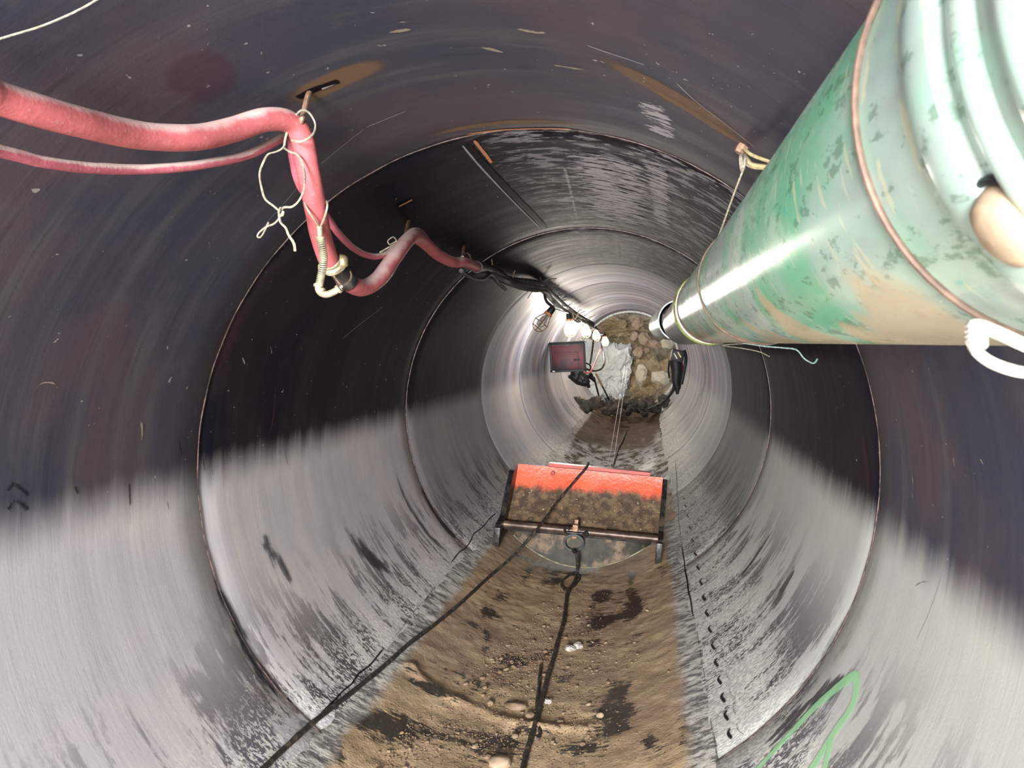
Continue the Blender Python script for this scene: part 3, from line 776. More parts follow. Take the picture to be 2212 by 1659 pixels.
# tie wires bristling from the bundle
tws = [((1172, 618, 5.5), (1166, 596, 5.5), (1160, 588, 5.5)), ((1176, 616, 5.6), (1184, 604, 5.6), (1202, 602, 5.5)), ((1180, 620, 5.6), (1194, 622, 5.7), (1200, 612, 5.7)),
       ((1190, 632, 5.9), (1196, 622, 6), (1208, 616, 6)), ((1200, 645, 6.2), (1209, 632, 6.3), (1222, 628, 6.3)), ((1206, 650, 6.4), (1212, 640, 6.4), (1206, 633, 6.4)),
       ((1160, 620, 5.4), (1148, 632, 5.4), (1140, 645, 5.4)), ((1215, 662, 6.8), (1222, 668, 6.8), (1232, 657, 6.8)), ((1236, 674, 7.6), (1242, 690, 7.6), (1252, 668, 7.6)),
       ((1246, 684, 8), (1252, 678, 8), (1264, 672, 8)), ((1258, 688, 8.6), (1262, 700, 8.6), (1272, 684, 8.6)), ((1268, 694, 9), (1276, 686, 9), (1286, 680, 9)), ((1108, 600, 4.4), (1110, 590, 4.4), (1113, 584, 4.4)),
       ((1020, 566, 3.3), (1012, 548, 3.3), (1004, 548, 3.3)), ((1062, 590, 3.9), (1064, 575, 3.9), (1062, 560, 3.9))]
BL = [(1172, 620, 5.5), (1196, 642, 6.2), (1218, 662, 7.0), (1240, 678, 8.0), (1262, 692, 9.3), (1280, 702, 10.6)]
for i in range(16):
    t = i / 15 * 4.99; k = int(t); u = t - k; b0 = [BL[k][q] * (1 - u) + BL[k + 1][q] * u for q in range(3)]
    dx, dy = random.uniform(2, 13), random.uniform(-14, -1) if i % 3 else random.uniform(3, 14)
    tws.append((tuple(b0), (b0[0] + dx * .4 - 2, b0[1] + dy * .7, b0[2]), (b0[0] + dx, b0[1] + dy, b0[2])))
for i, t3 in enumerate(tws):
    mb = MB(); mb.tube([P(*q) for q in t3], .0034, 5, smooth=4)
    tag(mb.build('tie_wire', M['brownwire']), 'short bent tie wire end sticking out of the cable bundle', 'wire', 'tie wire ends along the cable bundle')

# hooks: bent bars welded to the wall
def hook(a, b, r, lab, back=None):
    p0 = W(*a); p1 = P(*b)
    mb = MB(); mb.tube([p0, p0.lerp(p1, .35) + Vector((0, 0, .006)), p0.lerp(p1, .8), p1] + ([P(*back)] if back else []), r, 8, smooth=6)
    tag(mb.build('hook', M['rebar']), lab, 'hook')
hook((669, 198), (652, 255, 1.49), .0048, 'rusty bent bar hook holding both red hoses at the sharp drop', (648, 275, 1.50))
hook((884, 478), (876, 512, 2.34), .007, 'rusty bar hook under the peak where both red hoses cross')
hook((1003, 533), (999, 556, 3.08), .007, 'small rusty bar hook where the red hose turns dark')

# twine round the hose at the first hook
tg = thing('twine_tie', 'dusty twine looped round both hoses at the first hook, with a hanging loop', 'twine', P(640, 300, 1.5))
mb = MB(); mb.tube([P(*p) for p in [(640, 248, 1.47), (652, 238, 1.46), (668, 244, 1.47), (681, 266, 1.48), (678, 286, 1.47), (664, 300, 1.455), (648, 306, 1.455), (630, 303, 1.47)]], .0021, 6, smooth=8, wob=.3); mb.build('upper_loop', M['twine'], tg)
mb = MB(); mb.tube([P(*p) for p in [(620, 283, 1.49), (616, 300, 1.49), (612, 318, 1.49), (596, 328, 1.49), (578, 334, 1.49), (566, 356, 1.49), (561, 380, 1.49), (566, 412, 1.49), (573, 430, 1.49), (590, 444, 1.49), (605, 455, 1.49), (614, 448, 1.48), (632, 446, 1.48), (648, 430, 1.48), (657, 405, 1.49), (658, 375, 1.50), (650, 345, 1.50), (638, 332, 1.5), (626, 328, 1.5), (614, 320, 1.49)]], .0021, 6, smooth=6, wob=.5); mb.build('hanging_loop', M['twine'], tg)
mb = MB(); mb.tube([P(*p) for p in [(606, 448, 1.48), (602, 460, 1.475), (610, 466, 1.48), (612, 456, 1.48), (604, 470, 1.48), (592, 483, 1.48), (575, 490, 1.48), (560, 502, 1.48), (556, 511, 1.48), (563, 512, 1.48), (572, 498, 1.48), (580, 480, 1.48)]], .0017, 6, smooth=6, wob=.3); mb.build('curled_end', M['twine'], tg)
mb = MB(); mb.tube([P(*p) for p in [(603, 462, 1.48), (606, 480, 1.48), (617, 493, 1.48), (623, 508, 1.48), (634, 525, 1.48), (637, 543, 1.48)]], .0022, 6, smooth=6, wob=.6); mb.build('straight_end', M['twine'], tg)
tg2 = MB(); tg2.tube([P(*p) for p in [(905, 500, 2.42), (898, 520, 2.35), (884, 530, 2.3), (870, 520, 2.3), (855, 522, 2.3), (842, 528, 2.3), (838, 520, 2.3), (850, 512, 2.3), (856, 524, 2.3), (838, 535, 2.3), (820, 545, 2.3)]], .0022, 6, smooth=6, wob=.3)
tag(tg2.build('twine_tie', M['twine']), 'dusty twine bow tied at the second hook', 'twine')
sw = MB(); sw.tube([P(*p) for p in [(800, 629, 1.9), (825, 618, 1.96), (848, 592, 2.03), (868, 556, 2.14), (884, 530, 2.24)]], .0024, 6, smooth=8)
tag(sw.build('safety_wire', M['twine']), 'thin wire running up along the red hose to the second hook', 'wire')

# ------------------------------------------------------------------ hose coupling
cp = thing('hose_coupling', 'brass claw coupling joining the two thick red hoses', 'coupling', P(728, 580, 1.77))
ca, cb = P(706, 552, 1.745), P(748, 606, 1.81); ax = (cb - ca); LL = ax.length; ax.normalize()
mb = MB(); mb.lathe([(.020, 0), (.0235, .001), (.0235, .014), (.021, .016)], ca, ax, 28); mb.build('hose_band', M['blackrub'], cp, label='black rubber band')
mb = MB(); mb.lathe([(.0225, .0), (.0255, .002), (.0255, .006), (.0225, .008)], ca + ax * .015, ax, 28); mb.build('clamp_ring', M['zinc'], cp)
mb = MB(); mb.lathe([(.018, 0), (.024, .002), (.0275, .005), (.0275, .013), (.024, .017), (.020, .019)], ca + ax * .024, ax, 28); mb.build('collar', M['brassdull'], cp)
mb = MB(); sd = ax.cross(Vector((0, 1, 0))).normalized()
for sgn, hh in ((1, .030), (-1, .032)):
    q = ca + ax * hh + sd * .021 * sgn + Vector((0, -.006, 0))
    mb.add(*[(lambda b: (b.v, b.f))(rock_mb(q, (.013, .011, .015), 3 + sgn, 3, 3.2, .06))][0])
q = ca + ax * .046 + Vector((0, -.020, 0)); rt = ax.to_track_quat('X', 'Z').to_matrix()
mb.box(q, (.020, .008, .013), rt, bev=.002); mb.box(q + sd * .014, (.016, .010, .009), rt, bev=.002); mb.box(q - sd * .016, (.018, .010, .009), rt, bev=.002)
mb.build('claw', M['brass'], cp)
mb = MB(); mb.lathe([(.016, 0), (.020, .003), (.021, LL - .044), (.0225, LL - .042), (.0225, LL - .03), (.0195, LL - .026)], ca + ax * .041, ax, 28); mb.build('tail_band', M['blackrub'], cp, label='black rubber band')

# ------------------------------------------------------------------ sprung safety cable
sc_ = thing('safety_cable', 'sprung safety cable bridging the hose coupling, looped round the red hose', 'safety cable', P(690, 500, 1.64))
mb = MB(); mb.tube([P(*p) for p in [(690, 492, 1.62), (676, 470, 1.578), (662, 448, 1.57), (658, 434, 1.59), (668, 424, 1.65), (690, 424, 1.655), (704, 432, 1.61), (707, 446, 1.59), (700, 472, 1.60), (691, 492, 1.62)]], .0021, 8, smooth=8); mb.build('upper_loop', M['zinc'], sc_)
a_, b_ = P(690, 490, 1.615), P(692, 516, 1.615)
mb = MB(); mb.lathe([(.0, 0), (.0062, 0), (.0068, .001), (.0055, .003), (.0055, .019), (.0092, .021), (.0096, .0235), (.0075, .026)], a_, (b_ - a_), 20); mb.build('upper_ferrule', M['zinc'], sc_)
spine = catmull([P(*p) for p in [(692, 514, 1.615), (697, 540, 1.62), (699, 565, 1.63), (694, 595, 1.64), (689, 618, 1.64)]], 60)
mb = MB(); mb.tube(spine[::6], .0050, 10); mb.build('core_cable', M['blackrub'], sc_)
mb = MB(); hp = []; NTURN = 27; Ls = len(spine); 
for i in range(NTURN * 10):
    t = i / (NTURN * 10 - 1) * (Ls - 1.001); k = int(t); p = spine[k].lerp(spine[min(Ls - 1, k + 1)], t - k)
    tg_ = (spine[min(Ls - 1, k + 1)] - spine[max(0, k - 1)]).normalized(); u_ = tg_.orthogonal().normalized(); u_ = (Vector((0, 1, 0)) - tg_ * tg_.y).normalized(); w_ = tg_.cross(u_)
    a = i / 10 * 2 * PI; hp.append(p + (u_ * math.cos(a) + w_ * math.sin(a)) * .0070)
mb.tube(hp, .0016, 5); mb.build('spring', M['zinc'], sc_)
mb = MB(); mb.tube([P(*p) for p in [(688, 612, 1.64), (688, 624, 1.64), (694, 633, 1.64), (706, 636, 1.64), (722, 630, 1.645), (736, 621, 1.65)]], .0072, 14, smooth=8); mb.build('bent_sleeve', M['zinc'], sc_)
mb = MB()
for q0, q1 in (((687, 612), (688, 620)), ((692, 628), (698, 633)), ((729, 626), (738, 620))):
    A_, B_ = P(*q0, 1.64), P(*q1, 1.64); mb.lathe([(.007, 0), (.0095, .0005), (.0095, .006), (.007, .0068)], A_, B_ - A_, 18)
mb.build('lower_ferrule', M['zinc'], sc_)
mb = MB(); mb.tube([P(*p) for p in [(738, 618, 1.65), (728, 606, 1.70), (722, 594, 1.78), (735, 583, 1.85), (752, 582, 1.83), (759, 592, 1.76), (757, 604, 1.72), (748, 614, 1.68), (738, 620, 1.65)]], .0022, 8, smooth=8); mb.build('lower_loop', M['zinc'], sc_)
# string across the crown near the viewer
st = MB(); st.tube([W(-60, 82, .012), W(0, 60, .014), W(80, 32, .016), W(165, -2, .014), W(240, -40, .01)], .0014, 6, smooth=8)
tag(st.build('string', M['twine']), 'thin pale string stretched across the upper left corner of the crown', 'string')

# ------------------------------------------------------------------ scraper bucket
ROLL = math.radians(5.2)
bk = thing('scraper_bucket', 'orange red steel scraper bucket caked with mud, sitting on the pipe floor', 'bucket', (0, 4.35, 0))
RM = Matrix.Rotation(ROLL, 3, 'Y') @ Matrix.Rotation(math.radians(-1.5), 3, 'Z')
def B(x, y, z):
    """bucket coordinates: origin on the pipe axis, y from the bar plane"""
    v = RM @ Vector((x, y, z)); return Vector((v.x - .005, 4.35 + v.y, v.z + AZ))
HW = .425
def bpart(name, m, fn, **k):
    mb = MB(); fn(mb); return mb.build(name, m, bk, **k)
def xf(mb):
    mb.v = [B(*v) for v in mb.v]
def side(sx):
    def fn(mb):
        prof = [(-.15, -.77), (-.165, -.74), (-.13, -.68), (-.03, -.655), (.07, -.50), (.14, -.43), (.26, -.42), (.31, -.46), (.33, -.62), (.30, -.74), (.15, -.765), (0, -.772)]
        n = len(prof); x0, x1 = sx * HW, sx * (HW + .028)
        vs = [(x0, y, z) for y, z in prof] + [(x1, y, z) for y, z in prof]
        fs = [tuple(range(n)), tuple(range(2 * n - 1, n - 1, -1))] + [(i, i + n, (i + 1) % n + n, (i + 1) % n) for i in range(n)]
        mb.add(vs, fs); xf(mb)
    return fn
for sx in (-1, 1):
    mb = MB(); side(sx)(mb); mb.build('side_plate', M['darksteel'], bk, smooth=False)
# curved back sheet
mb = MB(); prof = []
for k in range(25):
    t = k / 24; prof.append((.05 + .20 * math.sin(t * 1.35), -.715 + .305 * t ))
nx = 24; vs = []; fs = []
for off in (0, .012):
    for (y, z) in prof:
        for i in range(nx + 1):
            x = -HW + 2 * HW * i / nx; vs.append((x, y + off + .004 * N.noise(Vector((x * 4, z * 5, 0))), z))
np_ = len(prof); st_ = nx + 1; tot = np_ * st_
for j in range(np_ - 1):
    for i in range(nx):
        a = j * st_ + i; fs.append((a, a + 1, a + 1 + st_, a + st_)); b = a + tot; fs.append((b, b + st_, b + 1 + st_, b + 1))
for i in range(nx):
    a = (np_ - 1) * st_ + i; fs.append((a, a + 1, a + 1 + tot, a + tot)); a = i; fs.append((a + 1, a, a + tot, a + 1 + tot))
mb.add(vs, fs); xf(mb); mb.build('back_sheet', M['redmud'], bk, label='curved sheet, clean orange red on top and mud brown below')
mb = MB(); mb.box((.05, .285, -.400), (.60, .05, .018)); mb.box((.05, .31, -.412), (.60, .012, .04)); xf(mb); mb.build('top_flange', M['red'], bk, smooth=False, label='darker red flange strip')
# sill under the sheet
mb = MB(); mb.box((0, .02, -.722), (2 * HW, .09, .022), bev=.004); xf(mb); mb.build('sill', M['darksteel'], bk)
mb = MB(); mb.tube([(-HW, -.03, -.70), (HW, -.03, -.70)], .021, 20); mb.v = [B(*v) for v in mb.v]; mb.build('cross_bar', simple('rubbed muddy steel bar', (.10, .07, .055), .42, .5, .35, 20, .4, (.20, .15, .10)), bk)
# half moon cutting plate that follows the bore
mb = MB(); vs = []; fs = []; nn = 40; hw = .39
for off in (0, .014):
    for i in range(nn + 1):
        x = -hw + 2 * hw * i / nn; zb_ = -math.sqrt((R - .028) ** 2 - x * x) - .0
        zt = -.722
        zb_ = zt - .165 * max(0.01, 1 - (abs(x) / hw) ** 2)
        for j in range(4): vs.append((x, -.015 + off - .05 * (j / 3), zt + (min(zb_, zt - .002) - zt) * j / 3))
q = (nn + 1) * 4
for i in range(nn):
    for j in range(3):
        a = i * 4 + j; fs.append((a, a + 1, a + 5, a + 4)); b = a + q; fs.append((b, b + 4, b + 5, b + 1))
    a = i * 4 + 3; fs.append((a, a + q, a + 4 + q, a + 4))
    a = i * 4; fs.append((a, a + 4, a + 4 + q, a + q))
mb.add(vs, fs); xf(mb); mb.build('cutting_plate', M['plate'], bk, label='mud grey half-moon plate under the bar')
mb = MB(); pts = []
for i in range(25):
    x = -.36 + .72 * i / 24; pts.append((x, -.066, -.722 - .165 * (1 - (x / .39) ** 2)))
mb.tube(pts, .004, 6); xf(mb); mb.build('worn_edge', M['edge'], bk, label='bright worn lower edge')
# towing clevis
mb = MB(); mb.box((-.028, -.055, -.695), (.030, .045, .075), bev=.004); mb.box((-.028, -.030, -.66), (.022, .03, .05), bev=.004); xf(mb); mb.build('tow_lug', M['rebar'], bk)
mb = MB(); mb.tube([(-.072, -.08, -.70), (.016, -.08, -.70)], .008, 10); mb.tube([(-.075, -.08, -.705), (-.085, -.085, -.685), (-.07, -.085, -.67), (-.058, -.082, -.685)], .006, 8, smooth=6); mb.tube([(.018, -.08, -.70), (.034, -.085, -.687), (.04, -.085, -.705), (.026, -.083, -.717)], .006, 8, smooth=6); xf(mb); mb.build('pin', M['darksteel'], bk)
mb = MB(); mb.tube([(-.028 + .052 * math.cos(a), -.085 - .01 * math.sin(a), -.752 + .045 * math.sin(a)) for a in [2 * PI * k / 28 for k in range(28)]], .0075, 8, closed=True); xf(mb); mb.build('tow_ring', simple('grey green ring', (.08, .10, .09), .6, .2), bk)
for sx in (-1, 1):
    mb = MB(); mb.box((sx * (HW + .010), -.150, -.745), (.034, .03, .11), bev=.004); xf(mb); mb.build('end_lug', M['darksteel'], bk)
mb = MB(); mb.lathe([(0, .006), (.010, .006), (.013, .003), (.013, 0)], (-.215, .225, -.442), (0, -1, .3), 14); xf(mb); mb.build('bolt_head', M['red'], bk)

# ------------------------------------------------------------------ ropes on the floor
mb = MB()
RP = [B(-.028, -.09, -.792), P(1246, 1200, 4.15)] + [F_(*p, off=.010) for p in [(1247, 1240), (1240, 1262), (1226, 1285), (1222, 1310), (1218, 1345), (1206, 1385), (1196, 1425), (1185, 1460), (1172, 1510), (1162, 1545), (1150, 1590), (1138, 1630), (1126, 1680), (1108, 1760)]]
mb.tube(RP, .0088, 10, smooth=8, wob=.35)
tag(mb.build('tow_rope', M['rope']), 'muddy black tow rope from the bucket ring along the middle of the floor', 'rope')
mb = MB()
RP2 = [F_(*p, off=.006) for p in [(1222, 1310), (1205, 1330), (1192, 1352), (1186, 1400), (1192, 1440)]]
mb.tube([F_(*p, off=.006) for p in [(1243, 1238), (1226, 1248), (1212, 1262), (1222, 1278), (1240, 1268), (1252, 1252), (1244, 1240)]], .006, 8, smooth=8, wob=.4)
tag(mb.build('rope_knot', M['rope']), 'muddy knot in the tow rope just before the bucket', 'rope')
mb = MB()
mb.tube([F_(*p, off=.005) for p in [(1168, 1440), (1165, 1475), (1161, 1510), (1160, 1545), (1166, 1580), (1162, 1600)]], .006, 8, smooth=8, wob=.4)
tag(mb.build('rope_strand', M['rope']), 'short muddy rope strand lying left of the tow rope', 'rope')
mb = MB()
DP = [B(-.02, .30, -.375), B(-.03, .235, -.40), P(1205, 1082, 4.40), P(1180, 1118, 4.22), P(1150, 1155, 4.08), P(1112, 1198, 3.98)] + [F_(*p, off=.009) for p in [(1060, 1245), (1000, 1300), (940, 1350), (880, 1395), (830, 1440)]] + [W(*p, off=.011) for p in [(770, 1490), (720, 1528), (670, 1568), (620, 1612), (570, 1660), (500, 1730)]]
mb.tube(DP, .0075, 10, smooth=8, wob=.25)
tag(mb.build('pull_cable', M['rope']), 'dark cable running diagonally from the bucket top to the lower left', 'cable')
for i, (a, b) in enumerate((((1352, 770, 13.6), (1268 + 44, 1016, 4.66)), ((1356, 780, 13.4), (1322, 1018, 4.66)))):
    mb = MB(); p0, p1 = P(*a), P(*b)
    mb.tube([p0, p0.lerp(p1, .25) - Vector((0, 0, .03)), p0.lerp(p1, .5) - Vector((0, 0, .04)), p0.lerp(p1, .75) - Vector((0, 0, .03)), p1], .0022, 6, smooth=10)
    tag(mb.build('winch_wire', M['steel']), ['thin bright wire from the rock face to the bucket, left strand', 'thin bright wire from the rock face to the bucket, right strand'][i], 'wire')
mb = MB(); mb.tube([F_(*p, off=.012) for p in [(1352, 935), (1345, 952), (1335, 972), (1330, 990), (1322, 1008)]], .011, 8, smooth=6, wob=.2)  # short black tube lying on the floor behind the bucket
tag(mb.build('floor_line', M['blackrub']), 'short black line on the floor behind the bucket', 'cable')

# ------------------------------------------------------------------ festoon lamps
def lamp(c, lit, lab, tilt, s=1.0, sock='blackpaint'):
    """caged bulb; c is the bulb centre, hanging from its socket"""
    t = thing('caged_lamp', lab, 'lamp', c)
    up = Vector(tilt).normalized(); c = Vector(c)
    mb = MB()
    if lit: mb.lathe([(0, -.062), (.022, -.058), (.040, -.042), (.048, -.015), (.046, .012), (.034, .040), (.022, .056), (.018, .066)], c, up, 20)
    else: mb.lathe([(0, -.05), (.018, -.046), (.030, -.030), (.033, -.010), (.028, .015), (.018, .040), (.014, .06)], c, up, 20)
    mb.v = [c + (v - c) * s for v in mb.v]
    mb.f = [list(f) for f in mb.f]; mb.build('bulb', M['bulb' if lit else 'deadbulb'], t)
    mb = MB(); mb.lathe([(.021, .060), (.026, .062), (.028, .075), (.026, .12), (.018, .135), (.0, .137)], c, up, 20); mb.v = [c + (v - c) * s for v in mb.v]; mb.build('socket', M[sock], t)
    mb = MB(); mb.lathe([(.029, .058), (.033, .060), (.033, .078), (.029, .080)], c, up, 20); mb.v = [c + (v - c) * s for v in mb.v]; mb.build('cage_ring', M['copper'], t)
    u = up.orthogonal().normalized(); mb = MB()
    for k in range(6):
        d = Matrix.Rotation(k * PI / 3, 3, up) @ u
        pts = [c + up * h + d * r for r, h in ((.030, .070), (.040, .040), (.058, .0), (.062, -.030), (.050, -.062), (.025, -.082), (0, -.088))]
        mb.tube(pts, .0030, 6, smooth=5)
    for h, r in ((-.012, .0605), (-.060, .052)):
        mb.tube([c + up * h + (Matrix.Rotation(k * PI / 12, 3, up) @ u) * r for k in range(24)], .0024, 6, closed=True)
    mb.v = [c + (v - c) * s for v in mb.v]; mb.build('cage', M['cagewire'], t)
    return c + up * .135 * s
tops = []
tops.append(lamp(P(1172, 694, 6.0), False, 'unlit caged lamp hanging tilted, nearest of the string', (.62, .1, .80)))
LL_ = [((1232, 708, 7.3), 'lit caged lamp nearest of the burning ones'), ((1266, 714, 9.5), 'second lit caged lamp along the string'),
       ((1288, 724, 11.5), 'third lit caged lamp along the string'), ((1307, 736, 13.1), 'farthest lit caged lamp close to the rock face')]
for p, lab in LL_: tops.append(lamp(P(*p), True, lab, (-.12, 0, 1)))
mb = MB(); pts = [P(1176, 628, 5.7), P(1180, 650, 5.8), tops[0]]
mb.tube(pts, .011, 8, smooth=6); tag(mb.build('lamp_lead', M['blackrub']), 'thick black lead dropping to the unlit lamp', 'cable')
mb = MB(); pts = [tops[0] + Vector((0, .05, -.01)), P(1212, 672, 6.7), tops[1], P(1248, 696, 8.3), tops[2], P(1278, 708, 10.5), tops[3], P(1298, 722, 12.4), tops[4]]
mb.tube(pts, .008, 8, smooth=6); tag(mb.build('lamp_string', M['blackrub']), 'black cable stringing the lit lamps together', 'cable')

# ------------------------------------------------------------------ red box on the left wall
bc = P(1227, 772, 9.3); BX = thing('equipment_box', 'crimson box in a black frame fixed to the left wall under the lamps', 'box', bc)
RY = Matrix.Rotation(math.radians(-2.5), 3, 'Y')
def at(v): return bc + RY @ Vector(v)
def bb(name, c, d, m, bev=.004, label=None):
    mb = MB(); mb.box(at(c), d, RY, bev=bev); return mb.build(name, M[m], BX, label=label)
bb('body', (0, .10, 0), (.375, .20, .29), 'redbox')
bb('door', (-.02, -.006, -.035), (.285, .014, .20), 'redbox', label='crimson door')
for nm, c, d in (('frame_rail', (0, 0, .158), (.41, .05, .022)), ('frame_rail', (0, 0, -.158), (.43, .05, .026)), ('frame_post', (-.20, 0, 0), (.026, .05, .33)), ('frame_post', (.197, 0, 0), (.022, .05, .33))):
    bb(nm, c, d, 'blackpaint')
bb('lid', (.0, .11, .178), (.41, .30, .016), 'blackpaint')
bb('latch', (.10, -.018, -.03), (.075, .012, .02), 'blackpaint'); bb('corner_plate', (-.175, -.03, -.158), (.035, .012, .016), 'steel')
mb = MB(); mb.tube([at(p) for p in [(.12, .02, .20), (.16, .02, .225), (.20, .02, .21), (.17, .02, .195), (.13, .02, .21)]], .008, 8, smooth=6, closed=False); mb.build('coiled_lead', M['whiterope'], BX)
for pts, r, m, lab, nm in (
    ([(1300, 745, 12.6), (1290, 772, 10.8), (1279, 797, 9.6), (1270, 806, 9.4), (1262, 803, 9.3)], .010, 'pink', 'pink cord hanging from the farthest lamps to the box', 'cord'),
    ([(1299, 742, 12.6), (1304, 765, 11.2), (1305, 785, 10), (1297, 798, 9.8), (1280, 801, 9.6), (1262, 795, 9.3)], .012, 'blackrub', 'dark cable looping from the lamps round to the box', 'cable'),
    ([(1282, 735, 10.4), (1279, 760, 10.2), (1275, 785, 10)], .012, 'blackrub', 'dark cable hanging straight between the lamps and the box', 'cable'),
    ([(1262, 783, 9.3), (1275, 790, 9.5), (1272, 806, 9.5), (1258, 800, 9.4), (1268, 812, 9.4)], .010, 'blackrub', 'tangled black lead right of the crimson box', 'cable')):
    hose(nm, pts, r, m, lab, 'cord' if nm == 'cord' else 'cable', .1, 8, 8)
# black gear under the box
gr = thing('tool_bag', 'black bag of gear slumped on the left wall under the crimson box', 'bag', P(1262, 822, 9.9))
mb = rock_mb(P(1252, 816, 10.0), (.14, .13, .085), 5, 4, 2.4, .35, .6); mb.build('bag', M['blackpaint'], gr)
mb = MB()
for a, b in (((1262, 818), (1272, 836)), ((1268, 812), (1284, 822)), ((1256, 822), (1262, 832)), ((1274, 806), (1278, 818))):
    mb.tube([P(*a, 10), P((a[0] + b[0]) / 2 + 2, (a[1] + b[1]) / 2, 10.05), P(*b, 10.1)], .022, 8, smooth=4)
mb.build('strap', M['blackpaint'], gr)
sv = thing('shovel', 'wooden handled shovel leaning on the pale granite block', 'shovel', P(1318, 868, 13.2))
mb = MB(); mb.tube([P(1287, 806, 12.6), P(1300, 832, 12.9)], .017, 10); mb.build('handle', M['tan'], sv)
mb = MB(); mb.tube([P(1300, 832, 12.9), P(1316, 864, 13.2)], .014, 10); mb.box(P(1318, 868, 13.2), (.13, .02, .18), Matrix.Rotation(-.45, 3, 'Y'), bev=.006); mb.build('blade', M['darksteel'], sv)
mb = MB(); mb.tube([P(1283, 815, 12.6), P(1290, 842, 12.9), P(1297, 868, 13.2)], .016, 8); tag(mb.build('pry_bar', M['darksteel']), 'dark green pry bar leaning left of the shovel', 'bar')

# drill on the right wall
dr_ = thing('rock_drill', 'black rock drill hanging on the right wall below the duct end', 'drill', P(1462, 790, 8.6))
D0 = 8.6
mb = MB(); mb.box(P(1463, 768, D0), (.14, .16, .13), Matrix.Rotation(.2, 3, 'Y'), bev=.02); mb.build('motor', M['blackpaint'], dr_)
mb = MB(); mb.tube([P(1459, 778, D0), P(1461, 800, D0), P(1460, 822, D0), P(1463, 838, D0), P(1463, 852, D0)], lambda t: .062 * (1 - t) ** .8 + .010, 14, smooth=6); mb.build('barrel', M['blackpaint'], dr_)
mb = MB(); mb.tube([P(1478, 756, D0), P(1482, 775, D0), P(1478, 800, D0), P(1472, 830, D0)], .018, 8, smooth=6); mb.build('handle', M['blackpaint'], dr_)
for k, (px, py) in enumerate([(1456, 763), (1464, 760)]):
    mb = MB(); mb.tube([P(px, py, D0 - .09), P(px + 7, py + 12, D0 - .09)], .011, 10); mb.build('chrome_fitting', M['zinc'], dr_)
for pts, r, lab in (([(1446, 780, 8.6), (1444, 800, 8.7), (1446, 816, 8.8)], .010, 'thin black lead beside the rock drill'),
                    ([(1455, 800, 8.7), (1460, 830, 8.8), (1450, 850, 9.0), (1434, 868, 9.3), (1415, 878, 9.6)], .016, 'black cable falling from the rock drill to the floor, outer one'),
                    ([(1452, 812, 8.8), (1455, 836, 8.9), (1444, 856, 9.1), (1428, 872, 9.4), (1400, 884, 9.8)], .013, 'black cable falling from the rock drill to the floor, inner one'),
                    ([(1470, 772, 8.8), (1474, 800, 8.8), (1468, 840, 8.9)], .012, 'dark red lead behind the rock drill')):
    hose('power_cable', pts, r, 'blackrub' if 'red' not in lab else 'redbox', lab, 'cable', .1, 8, 8)

# ------------------------------------------------------------------ rock face
fc = MB(); vs = []; fs = []; nr, na = 26, 72
for j in range(nr + 1):
    for k in range(na):
        r = (R + .25) * j / nr; a = 2 * PI * k / na; p = Vector((r * math.cos(a), 15.35, AZ + r * math.sin(a)))
        p.y += .16 * fbm(Vector((p.x * 2.2, 3, p.z * 2.2)), 5) + .10 * abs(N.noise(Vector((p.x * 5, 9, p.z * 5))))
        vs.append(p)
for j in range(nr):
    for k in range(na): fs.append((j * na + k, j * na + (k + 1) % na, (j + 1) * na + (k + 1) % na, (j + 1) * na + k))
fc.add(vs, fs); struct(fc.build('wall_end', M['clay']), 'brown clay face at the end of the pipe')
def rk(px, py, d, rad, m, lab, seed, pw=2.6, rough=.3, rot=0, sub=5, ridge=.2, name='boulder', fq=1.3, grp=None, ang=22):
    o = facet(rock_mb(P(px, py, d), rad, seed, sub, pw, rough, rot, ridge, fq).build(name, M[m]), ang); tag(o, lab, 'rock', grp); return o
rk(1304, 810, 14.9, (.43, .36, .56), 'granite', 'large pale granite block filling the left of the rock face', 3, 4, .30, .12, ridge=.22, fq=3.0, sub=6, ang=14)
rk(1412, 826, 14.9, (.41, .33, .46), 'clay', 'large mass of wet brown clay right of the granite block', 8, 2.6, .42, .2, name='clay_mass', fq=2.4, sub=6)
rk(1338, 702, 15.0, (.62, .3, .20), 'clay', 'brown clay bulge under the crown of the pipe end', 12, 2.6, .45, -.05, name='clay_mass', fq=2.6)
for i, (px, py, rad, m, lab) in enumerate([
    (1386, 812, (.10, .12, .20), 'creamrock', 'tall cream stone bedded in the clay, left of two'), (1427, 816, (.16, .13, .13), 'creamrock', 'wide cream stone bedded in the clay, right of two'),
    (1413, 744, (.135, .13, .085), 'brownrock', 'pinkish round boulder under the duct end'), (1379, 760, (.085, .1, .11), 'brownrock', 'brown angular boulder beside the dark crack'),
    (1370, 726, (.08, .1, .08), 'brownrock', 'small brown boulder at the top of the dark crack'), (1392, 732, (.12, .1, .10), 'brownrock', 'knobbly brown boulder left of the pinkish one'),
    (1377, 698, (.10, .1, .10), 'brownrock', 'grey brown boulder wedged under the pipe crown'), (1397, 757, (.055, .08, .06), 'brownrock', 'small tan boulder between the two brown ones'),
    (1440, 742, (.09, .1, .13), 'creamrock', 'split cream stone at the right rim behind the duct'), (1318, 866, (.10, .1, .07), 'granite', 'low pale stone at the foot of the granite block'),
    (1345, 700, (.09, .1, .07), 'clay', 'olive brown lump high on the rock face')]):
    rk(px, py, 14.58, rad, m, lab, 40 + i, 2.5, .25, .2 * i, 4, .15)
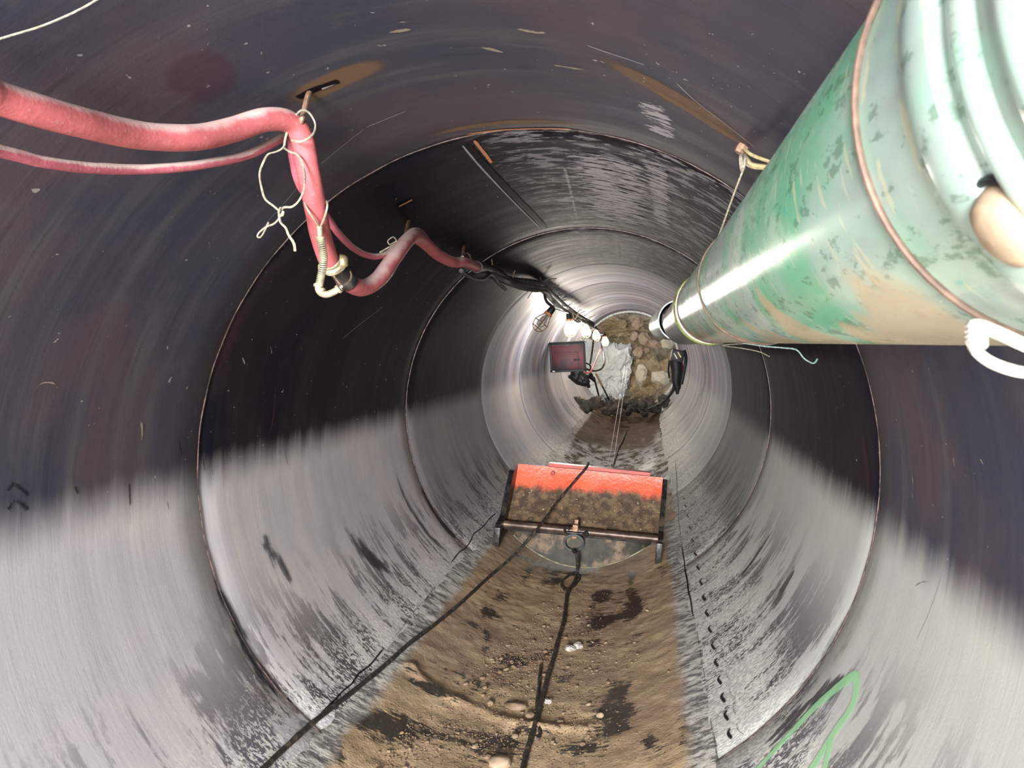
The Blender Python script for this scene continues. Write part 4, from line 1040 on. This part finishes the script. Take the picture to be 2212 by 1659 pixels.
for i in range(44):
    px = random.uniform(1245, 1438); py = 886 - ((px - 1345) / 100) ** 2 * 16 + random.uniform(-14, 6)
    rk(px, py, random.uniform(11.4, 13.2), [random.uniform(.045, .10) for _ in range(3)], 'wetrock' if i % 7 else 'clay', 'dark wet rubble stone heaped at the foot of the rock face', 70 + i, 2.6, .3, i, 3, .2, 'rubble_stone', grp='rubble heaped before the rock face')

# ------------------------------------------------------------------ light
def area(name, loc, target, size, power, col):
    ld = bpy.data.lights.new(name, 'AREA'); ld.shape = 'DISK'; ld.size = size; ld.energy = power; ld.color = col
    o = bpy.data.objects.new(name, ld); C.objects.link(o); o.location = loc
    o.rotation_euler = (Vector(target) - Vector(loc)).to_track_quat('-Z', 'Y').to_euler(); return o
area('daylight_at_shaft', (-.12, -3.1, AZ + .35), (-.05, 3, AZ - .5), 1.0, 650, (.98, .955, .98))
w = bpy.data.worlds.new('w'); bpy.context.scene.world = w; w.use_nodes = True
w.node_tree.nodes['Background'].inputs[0].default_value = (.6, .7, .9, 1); w.node_tree.nodes['Background'].inputs[1].default_value = .6

# ------------------------------------------------------------------ camera
cam = bpy.data.cameras.new('camera'); co = bpy.data.objects.new('camera', cam); C.objects.link(co)
co.location = (CX, 0, AZ + CZ); co.rotation_euler = (PI / 2, 0, 0)
cam.sensor_width = 36; cam.lens = F / 2212 * 36; cam.shift_x = -(1394.4 - 1106) / 2212; cam.shift_y = (738.7 - 829.5) / 2212
cam.clip_start = .02; cam.dof.use_dof = True; cam.dof.focus_distance = 4.0; cam.dof.aperture_fstop = 17
sc = bpy.context.scene; sc.camera = co
sc.view_settings.view_transform = 'Standard'; sc.view_settings.look = 'None'; sc.view_settings.gamma = 1; sc.view_settings.use_curve_mapping = False
sc.view_settings.exposure = 0.3
sc.cycles.use_denoising = True; sc.cycles.max_bounces = 6; sc.cycles.diffuse_bounces = 4; sc.cycles.use_adaptive_sampling = True; sc.cycles.adaptive_threshold = .03; sc.cycles.sample_clamp_indirect = 6
